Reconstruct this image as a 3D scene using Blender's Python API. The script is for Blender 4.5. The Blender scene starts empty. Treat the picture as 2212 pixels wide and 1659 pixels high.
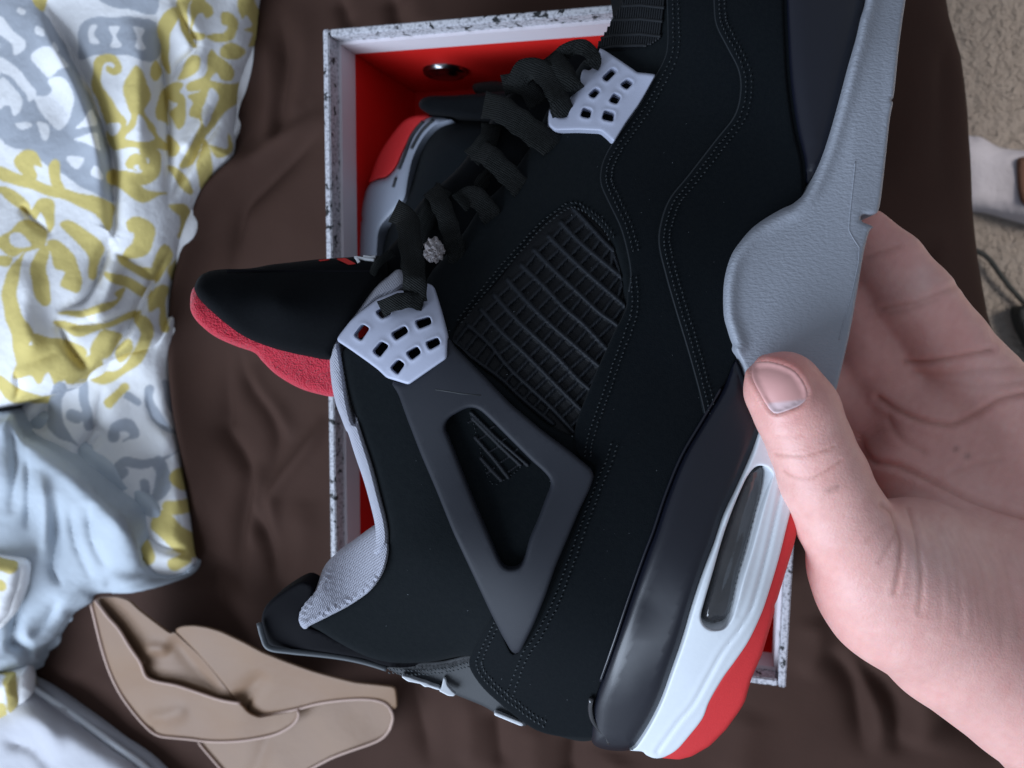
import bpy, bmesh, math, random
import numpy as np
from mathutils import Vector, Matrix
from mathutils.geometry import delaunay_2d_cdt
from mathutils.bvhtree import BVHTree
random.seed(7); rng = np.random.default_rng(7)
S = bpy.context.scene
COL = S.collection
# ------------------------------------------------------------------ camera
F, CX, CY = 1661., 1106., 829.5          # focal length and centre, photo measured 2212 px wide
def cam_frame(nx, ny):
    n = np.array([(nx-CX)/F, -(ny-CY)/F, -1.]); Z = -n/np.linalg.norm(n)
    Y = np.array([0, 1., 0]); Y -= Y@Z*Z; Y /= np.linalg.norm(Y)
    return np.array([np.cross(Y, Z), Y, Z])
R = cam_frame(1566, 640)                 # camera -> world
CAM = np.array([0., 0., 0.503])
cd = bpy.data.cameras.new('camera'); cam = bpy.data.objects.new('camera', cd); COL.objects.link(cam)
cd.sensor_width = 36; cd.lens = F/2212*36; cd.clip_start = .01; cd.clip_end = 20
M4 = Matrix([[*R[i], CAM[i]] for i in range(3)]+[[0, 0, 0, 1]])
cam.matrix_world = M4
cd.dof.use_dof = True; cd.dof.focus_distance = .246; cd.dof.aperture_fstop = 17
S.camera = cam
# ------------------------------------------------------------------ light
S.view_settings.view_transform = 'Standard'; S.view_settings.look = 'None'
S.view_settings.exposure = 0; S.view_settings.gamma = 1
w = bpy.data.worlds.new('World'); S.world = w; w.use_nodes = True
bg = w.node_tree.nodes['Background']; bg.inputs[0].default_value = (.75, .84, 1.0, 1); bg.inputs[1].default_value = .36
def area(name, loc, target, size, energy, color, spread=math.pi):
    l = bpy.data.lights.new(name, 'AREA'); l.shape = 'RECTANGLE'; l.size, l.size_y = size
    l.energy = energy; l.color = color
    o = bpy.data.objects.new(name, l); COL.objects.link(o); o.location = loc
    l.spread = spread; o.rotation_euler = (Vector(target)-Vector(loc)).to_track_quat('-Z', 'Y').to_euler()
area('window_light', (-1.1, -1.25, 1.25), (-.1, 0, .1), (1.5, 1.3), 57, (.70, .82, 1.0))
area('carpet_fill', (1.5, .35, .9), (1.25, .2, -.5), (.5, .8), 13, (1., .88, .80), math.radians(75))  # added fill lamp aimed down to brighten the carpet, no such lamp in view

# ------------------------------------------------------------------ mapping
def P(px, py, z):                        # photo point on the horizontal plane z (arrays allowed)
    px, py, z = np.broadcast_arrays(np.asarray(px, float), np.asarray(py, float), np.asarray(z, float))
    d = np.stack([(px-CX)/F, -(py-CY)/F, -np.ones_like(px)], -1)@R.T
    t = (z-CAM[2])/d[..., 2]
    return CAM+d*t[..., None]
D0 = .29                                 # mid plane of the held shoe, metres from the lens
SH_O = np.array([(1400-CX)/F*D0, -(900-CY)/F*D0, -D0])
SH_M = Matrix([[*R[i], (CAM+R@SH_O)[i]] for i in range(3)]+[[0, 0, 0, 1]])
def L(px, py, z):                        # shoe's own frame: z metres out from its mid plane
    px, py, z = np.broadcast_arrays(np.asarray(px, float), np.asarray(py, float), np.asarray(z, float))
    d = D0-z
    return np.stack([(px-CX)/F*d, -(py-CY)/F*d, -d], -1)-SH_O
def CR(ox, oy, w, pts):                  # notes taken on an enlarged view -> photo points
    s = w/2212/1.82278
    return [(x*s+ox/1.82278, y*s+oy/1.82278) for x, y in pts]

# ------------------------------------------------------------------ materials
def mat(name, col, rough=.6, spec=.5, noise=None, bump=None, metal=0, sheen=0, coat=0, attr=None, sss=0, trans=0, col2=None, stretch=(1, 1, 1)):
    """noise=(scale, amount, detail) colour mottling; bump=[(scale, strength, dist),...]"""
    m = bpy.data.materials.new(name); m.use_nodes = True; nt = m.node_tree; N = nt.nodes; K = nt.links
    b = N['Principled BSDF']; b.inputs['Base Color'].default_value = (*col, 1); b.inputs['Roughness'].default_value = rough
    b.inputs['Specular IOR Level'].default_value = spec; b.inputs['Metallic'].default_value = metal
    if sheen: b.inputs['Sheen Weight'].default_value = sheen; b.inputs['Sheen Roughness'].default_value = .5
    if coat: b.inputs['Coat Weight'].default_value = coat; b.inputs['Coat Roughness'].default_value = .12
    if sss:
        b.inputs['Subsurface Weight'].default_value = sss; b.inputs['Subsurface Radius'].default_value = (1, .35, .2); b.inputs['Subsurface Scale'].default_value = .003
    if trans: b.inputs['Transmission Weight'].default_value = trans
    tc = N.new('ShaderNodeTexCoord'); mp = N.new('ShaderNodeMapping'); mp.inputs['Scale'].default_value = stretch
    K.new(tc.outputs['Object'], mp.inputs['Vector']); vec = mp.outputs['Vector']
    src = None
    if attr:
        a = N.new('ShaderNodeAttribute'); a.attribute_name = attr; src = a.outputs['Color']
    if noise:
        n = N.new('ShaderNodeTexNoise'); n.inputs['Scale'].default_value = noise[0]; n.inputs['Detail'].default_value = noise[2]; K.new(vec, n.inputs['Vector'])
        mx = N.new('ShaderNodeMix'); mx.data_type = 'RGBA'; mx.blend_type = 'MIX'
        rp = N.new('ShaderNodeMapRange'); rp.inputs[1].default_value = .3; rp.inputs[2].default_value = .7; K.new(n.outputs[0], rp.inputs[0])
        rp.inputs[4].default_value = noise[1]; K.new(rp.outputs[0], mx.inputs[0])
        if src: K.new(src, mx.inputs[6])
        else: mx.inputs[6].default_value = (*col, 1)
        mx.inputs[7].default_value = (*(col2 or tuple(c*.5 for c in col)), 1)
        src = mx.outputs[2]
    if src: K.new(src, b.inputs['Base Color'])
    prev = None
    for sc, st, di in (bump or []):
        n = N.new('ShaderNodeTexNoise'); n.inputs['Scale'].default_value = sc; n.inputs['Detail'].default_value = 3; K.new(vec, n.inputs['Vector'])
        u = N.new('ShaderNodeBump'); u.inputs['Strength'].default_value = st; u.inputs['Distance'].default_value = di; K.new(n.outputs[0], u.inputs['Height'])
        if prev: K.new(prev, u.inputs['Normal'])
        prev = u.outputs['Normal']
    if prev: K.new(prev, b.inputs['Normal'])
    return m
def weave(m, scale, strength, dist, rot=0.):
    nt = m.node_tree; N = nt.nodes; K = nt.links; b = N['Principled BSDF']
    tc = N.new('ShaderNodeTexCoord'); mp = N.new('ShaderNodeMapping'); mp.inputs['Rotation'].default_value = (0, 0, rot); K.new(tc.outputs['Object'], mp.inputs['Vector'])
    prev = b.inputs['Normal'].links[0].from_socket if b.inputs['Normal'].links else None
    for dr in ('X', 'Y'):
        n = N.new('ShaderNodeTexWave'); n.bands_direction = dr; n.inputs['Scale'].default_value = scale; n.inputs['Distortion'].default_value = 1.2; n.inputs['Detail Scale'].default_value = 2; K.new(mp.outputs[0], n.inputs['Vector'])
        u = N.new('ShaderNodeBump'); u.inputs['Strength'].default_value = strength; u.inputs['Distance'].default_value = dist; K.new(n.outputs['Fac'], u.inputs['Height'])
        if prev: K.new(prev, u.inputs['Normal'])
        prev = u.outputs['Normal']
    K.new(prev, b.inputs['Normal']); return m
MT = {}
MT['nubuck'] = mat('black_nubuck', (.0029, .0046, .0064), .9, .09, noise=(900, .45, 4), bump=[(2600, .35, .0004), (300, .15, .0006)], sheen=.02, col2=(.0065, .0085, .010))
MT['ankle'] = mat('black_ankle_leather', (.0036, .0056, .0072), .88, .09, noise=(600, .4, 4), bump=[(1800, .3, .0004), (260, .2, .0007)], sheen=.03, col2=(.0075, .0098, .011))
MT['thread'] = mat('black_thread', (.075, .086, .094), .5, .4, noise=(1500, .8, 2), col2=(.008, .009, .01))
MT['edge_light'] = mat('lit_cut_edge', (.016, .02, .024), .6, .3)  # paler than the nubuck, a painted highlight for the cut edges
MT['lint'] = mat('grey_lint', (.10, .11, .12), .9, .1)
MT['net'] = mat('black_net_plastic', (.0085, .0105, .0135), .6, .3, noise=(500, .5, 3), bump=[(1500, .15, .0003)])
MT['netform'] = mat('black_moulded_net', (.01, .01, .012), .62, .25, attr='print', noise=(2200, .4, 2), col2=(.006, .007, .009), bump=[(2500, .35, .0004)])
MT['mesh'] = weave(mat('black_mesh', (.0045, .0052, .007), .9, .1, noise=(1800, .7, 2), col2=(.010, .011, .013)), 700, .6, .0004, .7)
MT['lace'] = weave(mat('black_lace_cotton', (.0075, .009, .0088), .9, .15, noise=(800, .6, 3), col2=(.019, .0215, .021), sheen=.03), 450, .9, .0005, .6)
MT['tongue'] = mat('black_tongue_textile', (.0028, .0034, .0045), .9, .08, noise=(1200, .5, 3), bump=[(2200, .3, .0004)], col2=(.0055, .0065, .008), sheen=.02)
MT['redlining'] = mat('red_fleece_lining', (.62, .028, .055), .95, .1, noise=(700, .5, 4), bump=[(1500, .9, .0012), (300, .5, .002)], col2=(.36, .012, .03), sheen=.3)
MT['eyelet'] = mat('pale_grey_plastic', (.45, .48, .60), .42, .45, bump=[(900, .05, .0004)])
MT['wing'] = mat('charcoal_plastic', (.017, .019, .026), .6, .24, noise=(120, .3, 3), bump=[(2500, .08, .0003)], col2=(.022, .024, .031))
MT['counter'] = mat('grey_heel_plastic', (.030, .033, .037), .55, .35, bump=[(2000, .1, .0003)])
MT['gloss'] = mat('glossy_black_paint', (.0034, .0045, .011), .36, .5, noise=(60, .4, 3), bump=[(40, .06, .003)], coat=.08, col2=(.004, .005, .010))
MT['grey'] = mat('grey_rubber', (.305, .325, .37), .5, .4, noise=(160, .15, 3), bump=[(700, .32, .001), (1500, .15, .0005)], col2=(.275, .295, .34), stretch=(1, 1.9, 1))
MT['greysm'] = mat('smooth_grey_rubber', (.285, .315, .38), .42, .4, bump=[(1200, .05, .0004)])
MT['white'] = mat('white_midsole_foam', (.72, .76, .80), .5, .4, noise=(300, .15, 4), bump=[(700, .06, .0006)], col2=(.62, .66, .72))
MT['red'] = mat('red_rubber', (.66, .032, .034), .55, .4, noise=(700, .3, 4), bump=[(1800, .2, .0004)], col2=(.56, .022, .026))
MT['air'] = mat('clear_air_unit', (.030, .032, .036), .08, .6, noise=(90, .7, 3), col2=(.065, .062, .064), coat=.6)
MT['lining'] = weave(mat('grey_collar_textile', (.42, .43, .50), .95, .1, noise=(500, .4, 3), col2=(.35, .36, .42), sheen=.15), 420, .35, .0006, .9)
MT['tab'] = mat('black_heel_tab_rubber', (.003, .003, .005), .75, .1, bump=[(2000, .1, .0003)])
MT['tabedge'] = mat('grey_edge_rubber', (.08, .09, .10), .5, .4)  # paler grey line along the heel tab's rim
MT['mark'] = mat('white_print', (.75, .78, .82), .5, .4)
MT['redprint'] = mat('red_print', (.6, .03, .025), .6, .3)
MT['fray'] = mat('frayed_white_fibre', (.55, .53, .56), .95, .1, noise=(900, .8, 4), bump=[(1600, 1, .002)], col2=(.25, .19, .16))
MT['skin'] = mat('skin', (.5, .3, .27), .43, .42, attr='tint', noise=(300, .16, 5), bump=[(1300, .28, .0005), (420, .2, .0006)], col2=(.62, .31, .27), sss=.3)
MT['nail'] = mat('thumb_nail', (.58, .34, .34), .42, .4, bump=[(500, .05, .0004)], attr='tint')
MT['sheet'] = mat('brown_cotton', (.060, .032, .024), .85, .12, noise=(30, .35, 4), bump=[(1300, .25, .0004), (45, .12, .004)], col2=(.048, .026, .020))
MT['print'] = mat('printed_cotton', (.8, .8, .8), .8, .2, attr='print', bump=[(1500, .15, .0004), (55, .45, .005)])
MT['plain'] = mat('blue_grey_cotton', (.50, .555, .61), .8, .2, noise=(30, .3, 3), bump=[(28, .5, .008), (1500, .1, .0003)], col2=(.45, .505, .565))
MT['whitesheet'] = mat('grey_white_cotton', (.50, .50, .53), .8, .2, noise=(18, .5, 3), bump=[(22, .5, .008)], col2=(.40, .40, .44))
MT['tan'] = mat('tan_satin', (.225, .136, .084), .55, .35, noise=(25, .4, 3), bump=[(30, .3, .004)], col2=(.25, .148, .078))
MT['piping'] = mat('tan_edging', (.50, .36, .30), .7, .3, bump=[(900, .4, .0006)])
MT['carpet'] = mat('beige_carpet', (.40, .36, .32), .95, .1, noise=(85, .6, 8), bump=[(90, .8, .012), (300, .8, .006)], col2=(.33, .29, .25))
MT['boxred'] = mat('red_card', (.74, .018, .014), .62, .25, bump=[(1200, .06, .0003)])
MT['boxwhite'] = mat('white_card', (.78, .72, .76), .6, .3, bump=[(900, .06, .0003)])
MT['metal'] = mat('dark_rivet_metal', (.30, .30, .31), .22, .5, metal=1)
MT['cordblack'] = mat('dark_cable', (.03, .035, .035), .6, .3)
MT['sock'] = mat('pale_grey_cloth', (.62, .61, .66), .9, .15, noise=(20, .5, 3), col2=(.50, .50, .57), bump=[(60, .5, .006)])
MT['brownobj'] = mat('brown_leather', (.16, .085, .06), .7, .2)
def speckle():
    m = bpy.data.materials.new('speckled_card'); m.use_nodes = True; N = m.node_tree.nodes; K = m.node_tree.links; b = N['Principled BSDF']
    b.inputs['Roughness'].default_value = .6; tc = N.new('ShaderNodeTexCoord')
    n1 = N.new('ShaderNodeTexNoise'); n1.inputs['Scale'].default_value = 230; n1.inputs['Detail'].default_value = 3; K.new(tc.outputs['Object'], n1.inputs['Vector'])
    r1 = N.new('ShaderNodeValToRGB'); r1.color_ramp.elements[0].position = .60; r1.color_ramp.elements[0].color = (.62, .62, .66, 1); r1.color_ramp.elements[1].position = .64; r1.color_ramp.elements[1].color = (.018, .02, .022, 1)
    n2 = N.new('ShaderNodeTexNoise'); n2.inputs['Scale'].default_value = 700; n2.inputs['Detail'].default_value = 3; K.new(tc.outputs['Object'], n2.inputs['Vector'])
    r2 = N.new('ShaderNodeValToRGB'); r2.color_ramp.elements[0].position = .45; r2.color_ramp.elements[0].color = (1, 1, 1, 1); r2.color_ramp.elements[1].position = .7; r2.color_ramp.elements[1].color = (.35, .35, .37, 1)
    mx = N.new('ShaderNodeMix'); mx.data_type = 'RGBA'; mx.blend_type = 'MULTIPLY'; mx.inputs[0].default_value = 1
    K.new(n1.outputs[0], r1.inputs[0]); K.new(n2.outputs[0], r2.inputs[0]); K.new(r1.outputs[0], mx.inputs[6]); K.new(r2.outputs[0], mx.inputs[7]); K.new(mx.outputs[2], b.inputs['Base Color'])
    return m
MT['speckle'] = speckle()

# ------------------------------------------------------------------ object helpers
def link(o, parent=None):
    COL.objects.link(o)
    if parent: o.parent = parent
    return o
def tag(o, label=None, cat=None, group=None, kind=None):
    for k, v in (('label', label), ('category', cat), ('group', group), ('kind', kind)):
        if v: o[k] = v
    return o
def thing(name, label, cat, loc=(0, 0, 0), matrix=None, group=None):
    o = bpy.data.objects.new(name, None); o.empty_display_size = .02
    if matrix is not None: o.matrix_world = matrix
    else: o.location = loc
    return tag(link(o), label, cat, group)
def obj(name, v, f, m, parent=None, smooth=True):
    me = bpy.data.meshes.new(name)
    me.from_pydata([tuple(map(float, p)) for p in v], [], [tuple(map(int, q)) for q in f])
    me.materials.append(MT[m] if isinstance(m, str) else m)
    bm = bmesh.new(); bm.from_mesh(me); bmesh.ops.recalc_face_normals(bm, faces=bm.faces); bm.to_mesh(me); bm.free()
    if smooth: me.polygons.foreach_set('use_smooth', [True]*len(me.polygons))
    me.update()
    return link(bpy.data.objects.new(name, me), parent)
def catmull(pts, n=8, closed=True):
    p = np.array(pts, float); N = len(p); out = []
    rngi = range(N) if closed else range(N-1)
    for i in rngi:
        if closed: a, b, c, d = p[i-1], p[i], p[(i+1) % N], p[(i+2) % N]
        else: a, b, c, d = p[max(i-1, 0)], p[i], p[i+1], p[min(i+2, N-1)]
        for t in np.linspace(0, 1, n, endpoint=False):
            out.append(.5*((2*b)+(c-a)*t+(2*a-5*b+4*c-d)*t*t+(-a+3*b-3*c+d)*t**3))
    if not closed: out.append(p[-1])
    return np.array(out)
def resample(p, step, closed=True):
    q = np.vstack([p, p[:1]]) if closed else p
    s = np.r_[0, np.cumsum(np.linalg.norm(np.diff(q, axis=0), axis=1))]
    n = max(int(round(s[-1]/step)), 3 if closed else 1)
    t = np.linspace(0, s[-1], n, endpoint=False) if closed else np.linspace(0, s[-1], n+1)
    return np.stack([np.interp(t, s, q[:, k]) for k in range(p.shape[1])], 1)
def smooth_outline(pts, step, sharp=False):
    """closed outline; sharp keeps straight runs with slightly rounded corners"""
    p = np.array(pts, float)
    if sharp:
        out = []
        for i in range(len(p)):
            a, b, c = p[i-1], p[i], p[(i+1) % len(p)]
            r = min(sharp if not isinstance(sharp, bool) else 5, .4*np.linalg.norm(a-b), .4*np.linalg.norm(c-b))
            u = b+(a-b)/np.linalg.norm(a-b)*r; w_ = b+(c-b)/np.linalg.norm(c-b)*r
            for t in (0, .33, .67, 1): out.append((1-t)**2*u+2*t*(1-t)*b+t*t*w_)
        return resample(np.array(out), step)
    return resample(catmull(p), step)
def inside(q, poly):
    x, y = q[:, 0], q[:, 1]; r = np.zeros(len(q), bool)
    a = poly; b = np.roll(poly, -1, 0)
    for (x1, y1), (x2, y2) in zip(a, b):
        if y1 == y2: continue
        c = ((y1 > y) != (y2 > y)) & (x < (x2-x1)*(y-y1)/(y2-y1)+x1); r ^= c
    return r
def segdist(q, poly, closed=True):
    a = poly if closed else poly[:-1]; b = np.roll(poly, -1, 0) if closed else poly[1:]
    d = np.full(len(q), 1e9)
    for p0, p1 in zip(a, b):
        v = p1-p0; l2 = v@v
        if l2 < 1e-12: continue
        t = np.clip(((q-p0)@v)/l2, 0, 1); d = np.minimum(d, np.hypot(*((q-p0)-t[:, None]*v).T))
    return d
def panel(name, outline, m, parent, hf, off=0, thick=.003, bevel=6, bh=.001, sp=10, holes=(), mapper=L, sharp=False, puff=0, hsharp=False, relief=None, color=None, attr='print', bottom=True):
    """a sheet of real thickness that follows the surface hf, with rounded rim and open holes"""
    o = smooth_outline(outline, sp*.8, sharp); hs = [smooth_outline(h, sp*.7, hsharp) for h in holes]
    rings = [o]+hs
    lo, hi = o.min(0), o.max(0)
    gx, gy = np.meshgrid(np.arange(lo[0], hi[0], sp), np.arange(lo[1], hi[1], sp*.866))
    gx = gx+(np.arange(gx.shape[0]) % 2)[:, None]*sp*.5
    g = np.stack([gx.ravel(), gy.ravel()], 1)
    cand = [(g, .55*sp)]
    if bevel:
        for k in (.25, .6, 1.):
            for r in rings:
                t = np.roll(r, -1, 0)-np.roll(r, 1, 0); t /= np.linalg.norm(t, axis=1)[:, None]+1e-9
                n = np.stack([-t[:, 1], t[:, 0]], 1)
                for sgn in (1, -1): cand.append((r+n*sgn*bevel*k, bevel*k*.93))
    pts = []; dist = []
    for c, md in cand:
        ok = inside(c, o)
        for h in hs: ok &= ~inside(c, h)
        c = c[ok]
        if not len(c): continue
        d = np.min([segdist(c, r) for r in rings], 0); c = c[d >= md]; d = d[d >= md]
        if md == .55*sp and bevel: k_ = d > bevel*1.25; c, d = c[k_], d[k_]
        pts.append(c); dist.append(d)
    bp = np.vstack(rings); allp = np.vstack([bp]+pts); dd = np.concatenate([np.zeros(len(bp))]+dist)
    edges = []; k = 0
    for r in rings:
        n = len(r); edges += [(k+i, k+(i+1) % n) for i in range(n)]; k += n
    vv, ee, ff, *_ = delaunay_2d_cdt([Vector(p) for p in allp], edges, [], 0, 1e-4)
    V = np.array([tuple(v) for v in vv]); T = np.array([f for f in ff if len(f) == 3])
    cen = V[T].mean(1); ok = inside(cen, o)
    for h in hs: ok &= ~inside(cen, h)
    T = T[ok]
    d = np.min([segdist(V, r) for r in rings], 0)
    z = hf(V)+off
    if bevel:
        u = np.clip(d/bevel, 0, 1); z = z-bh*(1-np.sqrt(np.clip(1-(1-u)**2, 0, 1)))
    if puff:
        pd = np.clip(segdist(V, o)/puff[0], 0, 1); z = z+puff[1]*np.sqrt(np.clip(1-(1-pd)**2, 0, 1))
    if relief is not None: z = z+relief(V)*(np.clip(d/25, .0, 1) if puff else 1)
    top = mapper(V[:, 0], V[:, 1], z)
    cnt = {}
    for t in T:
        for a, b in ((t[0], t[1]), (t[1], t[2]), (t[2], t[0])):
            cnt[(min(a, b), max(a, b))] = cnt.get((min(a, b), max(a, b)), 0)+1
    be = [e for e, c in cnt.items() if c == 1]
    bv = sorted({i for e in be for i in e}); mp = {v: i+len(V) for i, v in enumerate(bv)}
    low = top[bv].copy(); low[:, 2] -= thick
    faces = [tuple(t) for t in T]
    for a, b in be: faces.append((a, b, mp[b], mp[a]))
    verts = np.vstack([top, low])
    if bottom:                                            # close the back
        nb = len(verts); bt = top.copy(); bt[:, 2] -= thick
        back = {}
        for i in range(len(V)):
            back[i] = mp[i] if i in mp else nb+len(back)-sum(1 for _ in ())
        inner = [i for i in range(len(V)) if i not in mp]; im = {i: nb+j for j, i in enumerate(inner)}
        verts = np.vstack([verts, bt[inner]]) if inner else verts
        g_ = lambda i: mp[i] if i in mp else im[i]
        faces += [(g_(t[2]), g_(t[1]), g_(t[0])) for t in T]
    ob = obj(name, verts, faces, m, parent)
    me = ob.data
    if color is not None:
        c = np.ones((len(verts), 4)); cc = color(V); c[:len(V), :3] = cc; c[len(V):len(V)+len(bv), :3] = cc[bv]
        at = me.color_attributes.new(attr, 'FLOAT_COLOR', 'POINT'); at.data.foreach_set('color', c.ravel())
    try: me.set_sharp_from_angle(angle=math.radians(50))
    except Exception: pass
    return ob
def tube(name, pts3, r, m, parent=None, seg=6, flat=1., up=None, closed=False):
    p = np.array(pts3, float); n = len(p); V = []; Fc = []
    for i in range(n):
        t = p[min(i+1, n-1)]-p[max(i-1, 0)]; t /= np.linalg.norm(t)+1e-12
        u = np.array(up if up is not None else (0, 0, 1.)); s = np.cross(t, u); s /= np.linalg.norm(s)+1e-9; u = np.cross(s, t)
        rr = r[i] if hasattr(r, '__len__') else r
        for k in range(seg):
            a = 2*math.pi*k/seg; V.append(p[i]+s*math.cos(a)*rr+u*math.sin(a)*rr*flat)
    for i in range(n-1):
        for k in range(seg):
            Fc.append((i*seg+k, i*seg+(k+1) % seg, (i+1)*seg+(k+1) % seg, (i+1)*seg+k))
    Fc.append(tuple(range(seg))[::-1]); Fc.append(tuple((n-1)*seg+k for k in range(seg)))
    return obj(name, V, Fc, m, parent) if name else (V, Fc)
def foldprofile(q_, pl, wd, pw=2.):
    d = np.full(len(q_), 1e9); u = np.zeros(len(q_)); n = len(pl)-1
    for i in range(n):
        v = pl[i+1]-pl[i]; t = np.clip(((q_-pl[i])@v)/(v@v+1e-12), 0, 1); di = np.hypot(*((q_-pl[i])-t[:, None]*v).T)
        k = di < d; d[k] = di[k]; u[k] = (i+t[k])/n
    e = np.clip(np.minimum(u, 1-u)/.3, 0, 1); return np.exp(-(d/wd)**pw)*e*e*(3-2*e)
def tps(ctrl):
    c = np.array(ctrl, float); X = c[:, :2]/1000; z = c[:, 2]/1000
    U = lambda r2: np.where(r2 > 0, r2*np.log(np.maximum(r2, 1e-12)), 0)
    K_ = U(((X[:, None]-X[None])**2).sum(-1))+np.eye(len(X))*1e-3
    Pm = np.c_[np.ones(len(X)), X]; A = np.block([[K_, Pm], [Pm.T, np.zeros((3, 3))]])
    s = np.linalg.solve(A, np.r_[z, 0, 0, 0])
    def f(q):
        q = np.asarray(q, float)/1000; return U(((q[:, None]-X[None])**2).sum(-1))@s[:-3]+np.c_[np.ones(len(q)), q]@s[-3:]
    return f

# ================================================================== SETTING
Lw = lambda pts, z=0: [tuple(P(x, y, z)[:2]) for x, y in pts]
# carpet
flz = -.50
gx, gy = np.meshgrid(np.linspace(-2.4, 2.4, 90), np.linspace(-2.4, 2.4, 90))
gz = flz+.004*rng.standard_normal(gx.shape)
idx = np.arange(90*90).reshape(90, 90)
tag(obj('carpet', np.stack([gx, gy, gz], -1).reshape(-1, 3), np.stack([idx[:-1, :-1], idx[:-1, 1:], idx[1:, 1:], idx[1:, :-1]], -1).reshape(-1, 4), 'carpet'), kind='structure')
# brown sheet over the mattress
edge = np.array(Lw([(1990, -500), (2010, -150), (2028, 0), (2050, 90), (2066, 220), (2080, 420), (2096, 560), (2118, 680), (2150, 800), (2240, 1000), (2400, 1300), (2520, 1750), (2550, 2300)]))
edge = edge[np.argsort(edge[:, 1])]
def xe(y): return np.interp(y, edge[:, 1], edge[:, 0])-.0175
FOLDS = [([(540, 200), (522, 300), (512, 345), (478, 385), (440, 440), (410, 530), (388, 620), (380, 700), (378, 780), (388, 900), (404, 1020), (424, 1160), (432, 1240)], .006, .022),
      # (points, width m, height m): ridges > 0, valleys < 0
    ([(588, 0), (603, 125), (588, 244), (591, 298)], .0045, -.010), ([(560, 60), (575, 180), (560, 320)], .007, .007),
    ([(640, 0), (650, 110), (630, 220), (640, 250)], .008, .006),
    ([(700, 235), (625, 285), (540, 345), (470, 420), (420, 520)], .008, .014), ([(695, 262), (641, 312), (552, 400), (508, 450), (494, 520), (485, 600)], .006, -.012),
    ([(455, 480), (415, 600), (400, 760), (410, 900), (430, 1040), (455, 1180)], .009, .010),
    ([(481, 740), (473, 826), (470, 903), (467, 940), (503, 1001), (515, 1046), (500, 1135), (491, 1230), (480, 1300)], .006, -.013),
    ([(506, 740), (512, 823), (559, 897), (577, 957), (565, 1061)], .0055, -.010), ([(535, 780), (545, 840), (590, 900), (610, 960)], .006, .007),
    ([(690, 900), (658, 960), (585, 1055), (574, 1100), (590, 1200)], .005, .011), ([(524, 1090), (550, 1165), (565, 1210), (583, 1290)], .005, -.011),
    ([(540, 1000), (536, 1100), (520, 1200)], .006, .008), ([(640, 1080), (640, 1200), (600, 1290)], .012, .008),
    ([(719, -20), (745, 60)], .004, -.008), ([(832, -30), (845, 60)], .005, -.012), ([(880, -40), (900, 60)], .01, .006),
    ([(1780, 1405), (1836, 1473), (1860, 1534), (1875, 1660)], .006, -.014), ([(1845, 1408), (1884, 1473), (1939, 1534), (1952, 1595), (1943, 1660)], .0065, -.016),
    ([(1815, 1390), (1865, 1470), (1900, 1560), (1910, 1660)], .007, .010), ([(1990, 1480), (2000, 1560), (1985, 1640)], .012, .014),
    ([(1760, 1340), (1770, 1400), (1740, 1480)], .008, .008), ([(2050, 1540), (2110, 1600), (2212, 1660)], .008, -.010), ([(2090, 1500), (2180, 1580)], .01, .008),
    ([(870, 1460), (890, 1550), (920, 1680)], .007, -.009), ([(1000, 1500), (1010, 1590), (1005, 1680)], .009, .006), ([(1060, 1540), (1075, 1680)], .006, -.008),
    ([(1235, 1590), (1225, 1700)], .006, -.010), ([(1150, 1570), (1150, 1700)], .01, .006), ([(1330, 1640), (1320, 1700)], .01, .006), ([(1620, 1540), (1600, 1700)], .012, .006),
    ([(2045, 480), (2010, 560), (1990, 640), (1975, 720)], .007, -.012), ([(2060, 60), (2052, 220), (2062, 420)], .006, -.007), ([(1990, 40), (1975, 250), (1965, 420)], .012, .006),
    ([(2020, 620), (2060, 700), (2100, 760)], .009, .006), ([(60, 1440), (200, 1470), (330, 1560), (430, 1659)], .012, .009), ([(420, 1290), (440, 1240), (520, 1300)], .01, -.012),
]
ys = np.r_[np.linspace(-1.1, -.42, 40), np.linspace(-.41, .40, 250), np.linspace(.41, 1.0, 30)]
rr = .03; flat_n = 260
ss = np.r_[np.linspace(-1.3, -.62, 30), np.linspace(-.61, -.002, flat_n), np.linspace(0, rr*math.pi/2, 14), rr*math.pi/2+np.linspace(.01, .40, 24)]
SS, YY = np.meshgrid(ss, ys); XE = xe(YY)
th = np.clip(SS/rr, 0, math.pi/2); X = XE+np.minimum(SS, 0)+rr*np.sin(th); Zs = -rr*(1-np.cos(th))-np.clip(SS-rr*math.pi/2, 0, None)
q = np.stack([(XE+SS).ravel(), YY.ravel()], 1); hz = np.zeros(len(q))
for pts, wd, ht in FOLDS:
    pl = catmull(Lw(pts), 5, False); lo, hi = pl.min(0)-5*wd, pl.max(0)+5*wd
    k = np.where((q > lo).all(1) & (q < hi).all(1))[0]
    if len(k): hz[k] += (.62 if ht > 0 else .75)*ht*foldprofile(q[k], pl, wd*1.2, 1.4 if ht < 0 else 1.8)
def wob(q, seed, n, s0, s1, amp):
    g = np.random.default_rng(seed); out = np.zeros(len(q))
    for _ in range(n):
        a = g.uniform(0, 2*math.pi); f = g.uniform(s0, s1); ph = g.uniform(0, 6.3)
        u = q@np.array([math.cos(a), math.sin(a)])+.012*np.sin(18*(q@np.array([-math.sin(a), math.cos(a)]))+ph)
        out += np.sin(f*u+ph)*g.uniform(.3, 1)
    return out*amp/math.sqrt(n)
hz += wob(q, 3, 10, 10, 40, .0032)+wob(q, 5, 12, 60, 150, .0004)
hz = hz.reshape(SS.shape); X = X+hz*np.sin(th)*.8; Zs = Zs+hz*np.cos(th)-.009
ny, nx = SS.shape; idx = np.arange(nx*ny).reshape(ny, nx)
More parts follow.
